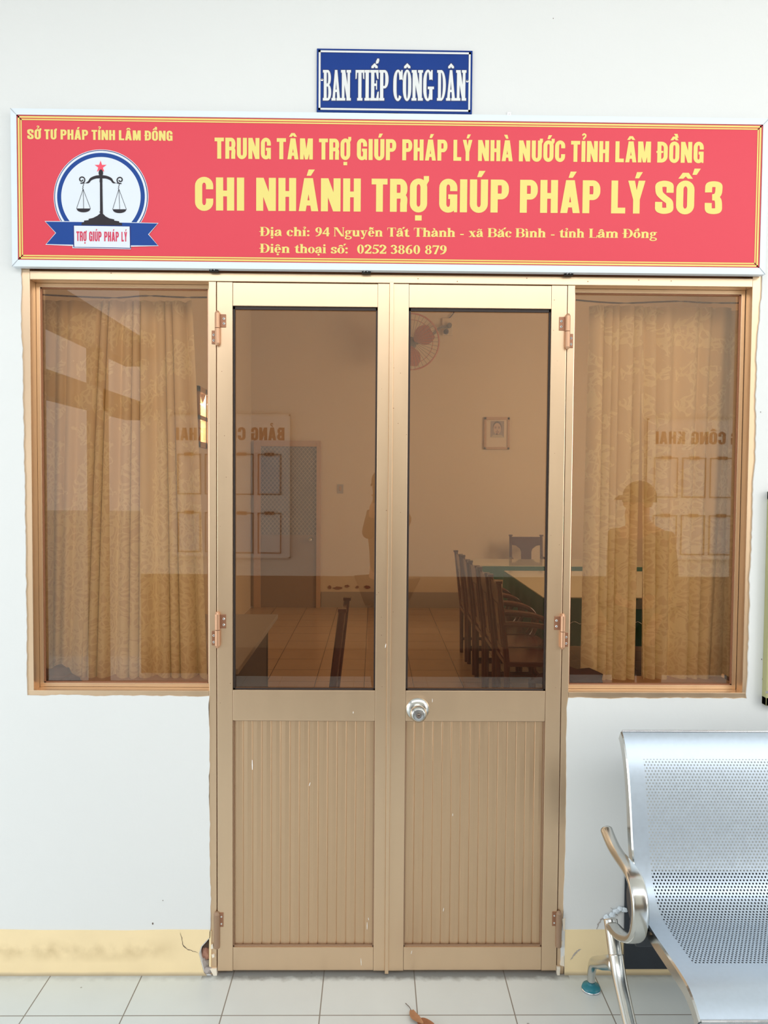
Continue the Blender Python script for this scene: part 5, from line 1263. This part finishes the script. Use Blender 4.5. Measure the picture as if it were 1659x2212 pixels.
# ---------------------------------------------------------------- the two people mirrored in the glass
def skin_mesh(name, joints, links, m, parent, sub=2):
    """joints: {name: (position, radius or (rx, ry))}; one continuous skinned surface, baked to a mesh"""
    keys = list(joints); me = bpy.data.meshes.new(name)
    me.from_pydata([joints[k][0] for k in keys], [(keys.index(a), keys.index(b)) for a, b in links], [])
    o = bpy.data.objects.new(name, me); COL.objects.link(o)
    o.modifiers.new('skin', 'SKIN'); s = o.modifiers.new('sub', 'SUBSURF'); s.levels = sub; s.render_levels = sub
    if not me.skin_vertices: bpy.context.view_layer.objects.active = o
    sv = me.skin_vertices[0].data
    for i, k in enumerate(keys):
        r = joints[k][1]; sv[i].radius = r if isinstance(r, tuple) else (r, r)
    sv[0].use_root = True
    dg = bpy.context.evaluated_depsgraph_get(); ev = o.evaluated_get(dg)
    nm = bpy.data.meshes.new_from_object(ev); bpy.data.objects.remove(o)
    for p in nm.polygons: p.use_smooth = True
    r = bpy.data.objects.new(name, nm); COL.objects.link(r); r.parent = parent; nm.materials.clear(); nm.materials.append(m)
    return r
def person(loc, rz, lab, h, pose, hat):
    root = thing('person', loc, lab, 'person'); root.rotation_euler = (0, 0, rz)
    k = h/1.70
    J = {'pelvis': ((0, 0, .95), (.145, .11)), 'waist': ((0, 0, 1.08), (.13, .10)), 'chest': ((0, .01, 1.28), (.15, .11)), 'collar': ((0, 0, 1.40), (.10, .085)), 'neck': ((0, .01, 1.47), .055), 'jaw': ((0, .03, 1.54), (.062, .07)), 'head': ((0, .03, 1.60), (.076, .092)), 'crown': ((0, .02, 1.66), (.06, .075)),
         'nose': ((0, .125, 1.575), .013), 'chin': ((0, .10, 1.515), .026)}
    Lk = [('pelvis', 'waist'), ('waist', 'chest'), ('chest', 'collar'), ('collar', 'neck'), ('neck', 'jaw'), ('jaw', 'head'), ('head', 'crown'), ('head', 'nose'), ('jaw', 'chin')]
    for s, n in ((-1, 'l'), (1, 'r')):
        sh, el, wr = pose[n]
        J.update({'sh'+n: ((s*.165, 0, 1.38), .06), 'el'+n: (el, .042), 'wr'+n: (wr, .029), 'hip'+n: ((s*.09, 0, .88), .088), 'kn'+n: ((s*.095, .02, .48), .058), 'an'+n: ((s*.10, -.01, .09), .04), 'to'+n: ((s*.115, .15, .04), .036), 'ear'+n: ((s*.088, .02, 1.575), .018)})
        Lk += [('collar', 'sh'+n), ('sh'+n, 'el'+n), ('el'+n, 'wr'+n), ('pelvis', 'hip'+n), ('hip'+n, 'kn'+n), ('kn'+n, 'an'+n), ('an'+n, 'to'+n), ('head', 'ear'+n)]
        d = (Vector(wr)-Vector(el)).normalized(); side = d.cross(Vector((0, 1, .3))).normalized(); pal = Vector(wr)+d*.075; curl = d.cross(side)
        J['pa'+n] = (tuple(pal), (.034, .020)); Lk.append(('wr'+n, 'pa'+n))
        for f in range(4):
            b = pal+side*((f-1.5)*.019)+d*.015; ln = (.034, .040, .037, .028)[f]
            m1 = b+d*ln; m2 = m1+(d*.7+curl*.6)*ln*.7
            J[f'f{n}{f}a'] = (tuple(b), .010); J[f'f{n}{f}b'] = (tuple(m1), .0088); J[f'f{n}{f}c'] = (tuple(m2), .0078); Lk += [('pa'+n, f'f{n}{f}a'), (f'f{n}{f}a', f'f{n}{f}b'), (f'f{n}{f}b', f'f{n}{f}c')]
        th = Vector(wr)+d*.04+side*(-.036*s); J['t'+n+'a'] = (tuple(th), .012); J['t'+n+'b'] = (tuple(th+d*.035+side*(-.012*s)), .010); Lk += [('wr'+n, 't'+n+'a'), ('t'+n+'a', 't'+n+'b')]
    J = {a: (tuple(Vector(p)*k), r if isinstance(r, tuple) else r) for a, (p, r) in J.items()}
    body = skin_mesh('body', J, Lk, M['skin'], root)
    g = lambda a, e: (J[a][0], tuple(x+e for x in J[a][1]) if isinstance(J[a][1], tuple) else J[a][1]+e)
    T = {a: g(a, .016) for a in ('pelvis', 'waist', 'chest', 'collar', 'shl', 'ell', 'shr', 'elr')}
    for n in 'lr':
        e, w = Vector(J['el'+n][0]), Vector(J['wr'+n][0]); T['cu'+n] = (tuple(e+(w-e)*.85), .044)
    skin_mesh('jacket', T, [('pelvis', 'waist'), ('waist', 'chest'), ('chest', 'collar'), ('collar', 'shl'), ('shl', 'ell'), ('ell', 'cul'), ('collar', 'shr'), ('shr', 'elr'), ('elr', 'cur')], M['jacket'] if hat else M['shirt'], root)
    T = {a: g(a, .014) for a in ('pelvis', 'hipl', 'knl', 'hipr', 'knr')}
    for n in 'lr': T['hm'+n] = (tuple(Vector(J['an'+n][0])+Vector((0, 0, .02))), .058)
    skin_mesh('trousers', T, [('pelvis', 'hipl'), ('hipl', 'knl'), ('knl', 'hml'), ('pelvis', 'hipr'), ('hipr', 'knr'), ('knr', 'hmr')], M['trouser'], root)
    for n in 'lr':
        a, t = Vector(J['an'+n][0]), Vector(J['to'+n][0])
        MB().tube([a+Vector((0, -.06, -.045)), a+Vector((0, -.02, -.035)), (a+t)/2+Vector((0, 0, -.012)), t+Vector((0, .03, -.002)), t+Vector((0, .055, -.006))], [.03, .042, .046, .042, .02], 12, flat=(1, .8)).build('shoe', M['phone'], root, smooth=True, local=True)
    hc = Vector(J['head'][0])
    for s in (-1, 1): MB().lathe([(0, 0), (.008, .001), (.010, .004), (0, .010)], hc+Vector((s*.032, .082, .005)), (0, 1, 0), 10).build('eye', M['phone'], root, local=True)
    MB().tube([hc+Vector((-.024, .084, -.068)), hc+Vector((0, .092, -.070)), hc+Vector((.024, .084, -.068))], .006, 8).build('mouth', M['brick'], root, local=True)
    pr = [(.098*math.cos(a), .098*math.sin(a)*.95) for a in [i*PI/2/8 for i in range(9)]]
    o = MB().lathe([(.10, -.035)]+pr[:-1]+[(.004, .094)], hc+Vector((0, -.012, .035)), (0, 0, 1), 24).build('cap' if hat else 'hair', M['capcloth'] if hat else M['hairblack'], root, smooth=True, local=True)
    if hat:
        vs = [hc+Vector((.095*math.sin(a)*1.0, .05+.045*math.cos(a)+(.10*math.cos(a)**2)*t_, .035-.02*t_)) for t_ in (0, 1) for a in [(-1+2*i/12)*PI/2 for i in range(13)]]
        MB().add(vs+[v+Vector((0, 0, .006)) for v in vs], [(i, i+1, 14+i, 13+i) for i in range(12)]+[(26+i, 39+i, 40+i, 27+i) for i in range(12)]+[(13+i, 14+i, 40+i, 39+i) for i in range(12)]).build('cap_brim', M['capcloth'], o, local=True)
    return root
person((1.60, -1.95, 0), PI/2-.6, 'person in a brownish jacket and peaked cap mirrored in the window above the bench', 1.63,
       {'l': (None, (-.20, -.02, 1.10), (-.19, .10, .88)), 'r': (None, (.20, -.02, 1.10), (.19, .10, .88))}, True)
rz = 1.0; pl = Vector((.095, -2.88, 0)); back = Matrix.Rotation(-rz, 3, 'Z'); kk = 1.70/1.72
hand = lambda x, y, z: tuple((back @ (Vector((x, y, z))-pl))*kk)
person(tuple(pl), rz, 'person holding up a phone to photograph the door', 1.72,
       {'l': (None, hand(-.035, -2.86, 1.27), hand(.0, -2.62, 1.46)), 'r': (None, hand(.155, -2.64, 1.26), hand(.075, -2.60, 1.47))}, False)
ph = tag(MB().box(-.008, .067, -2.53, -2.522, 1.505, 1.655).build('phone', M['phone'], bevel=.003, loc=(.03, -2.526, 1.505)), 'black phone held upright at eye height in front of the door', 'phone')
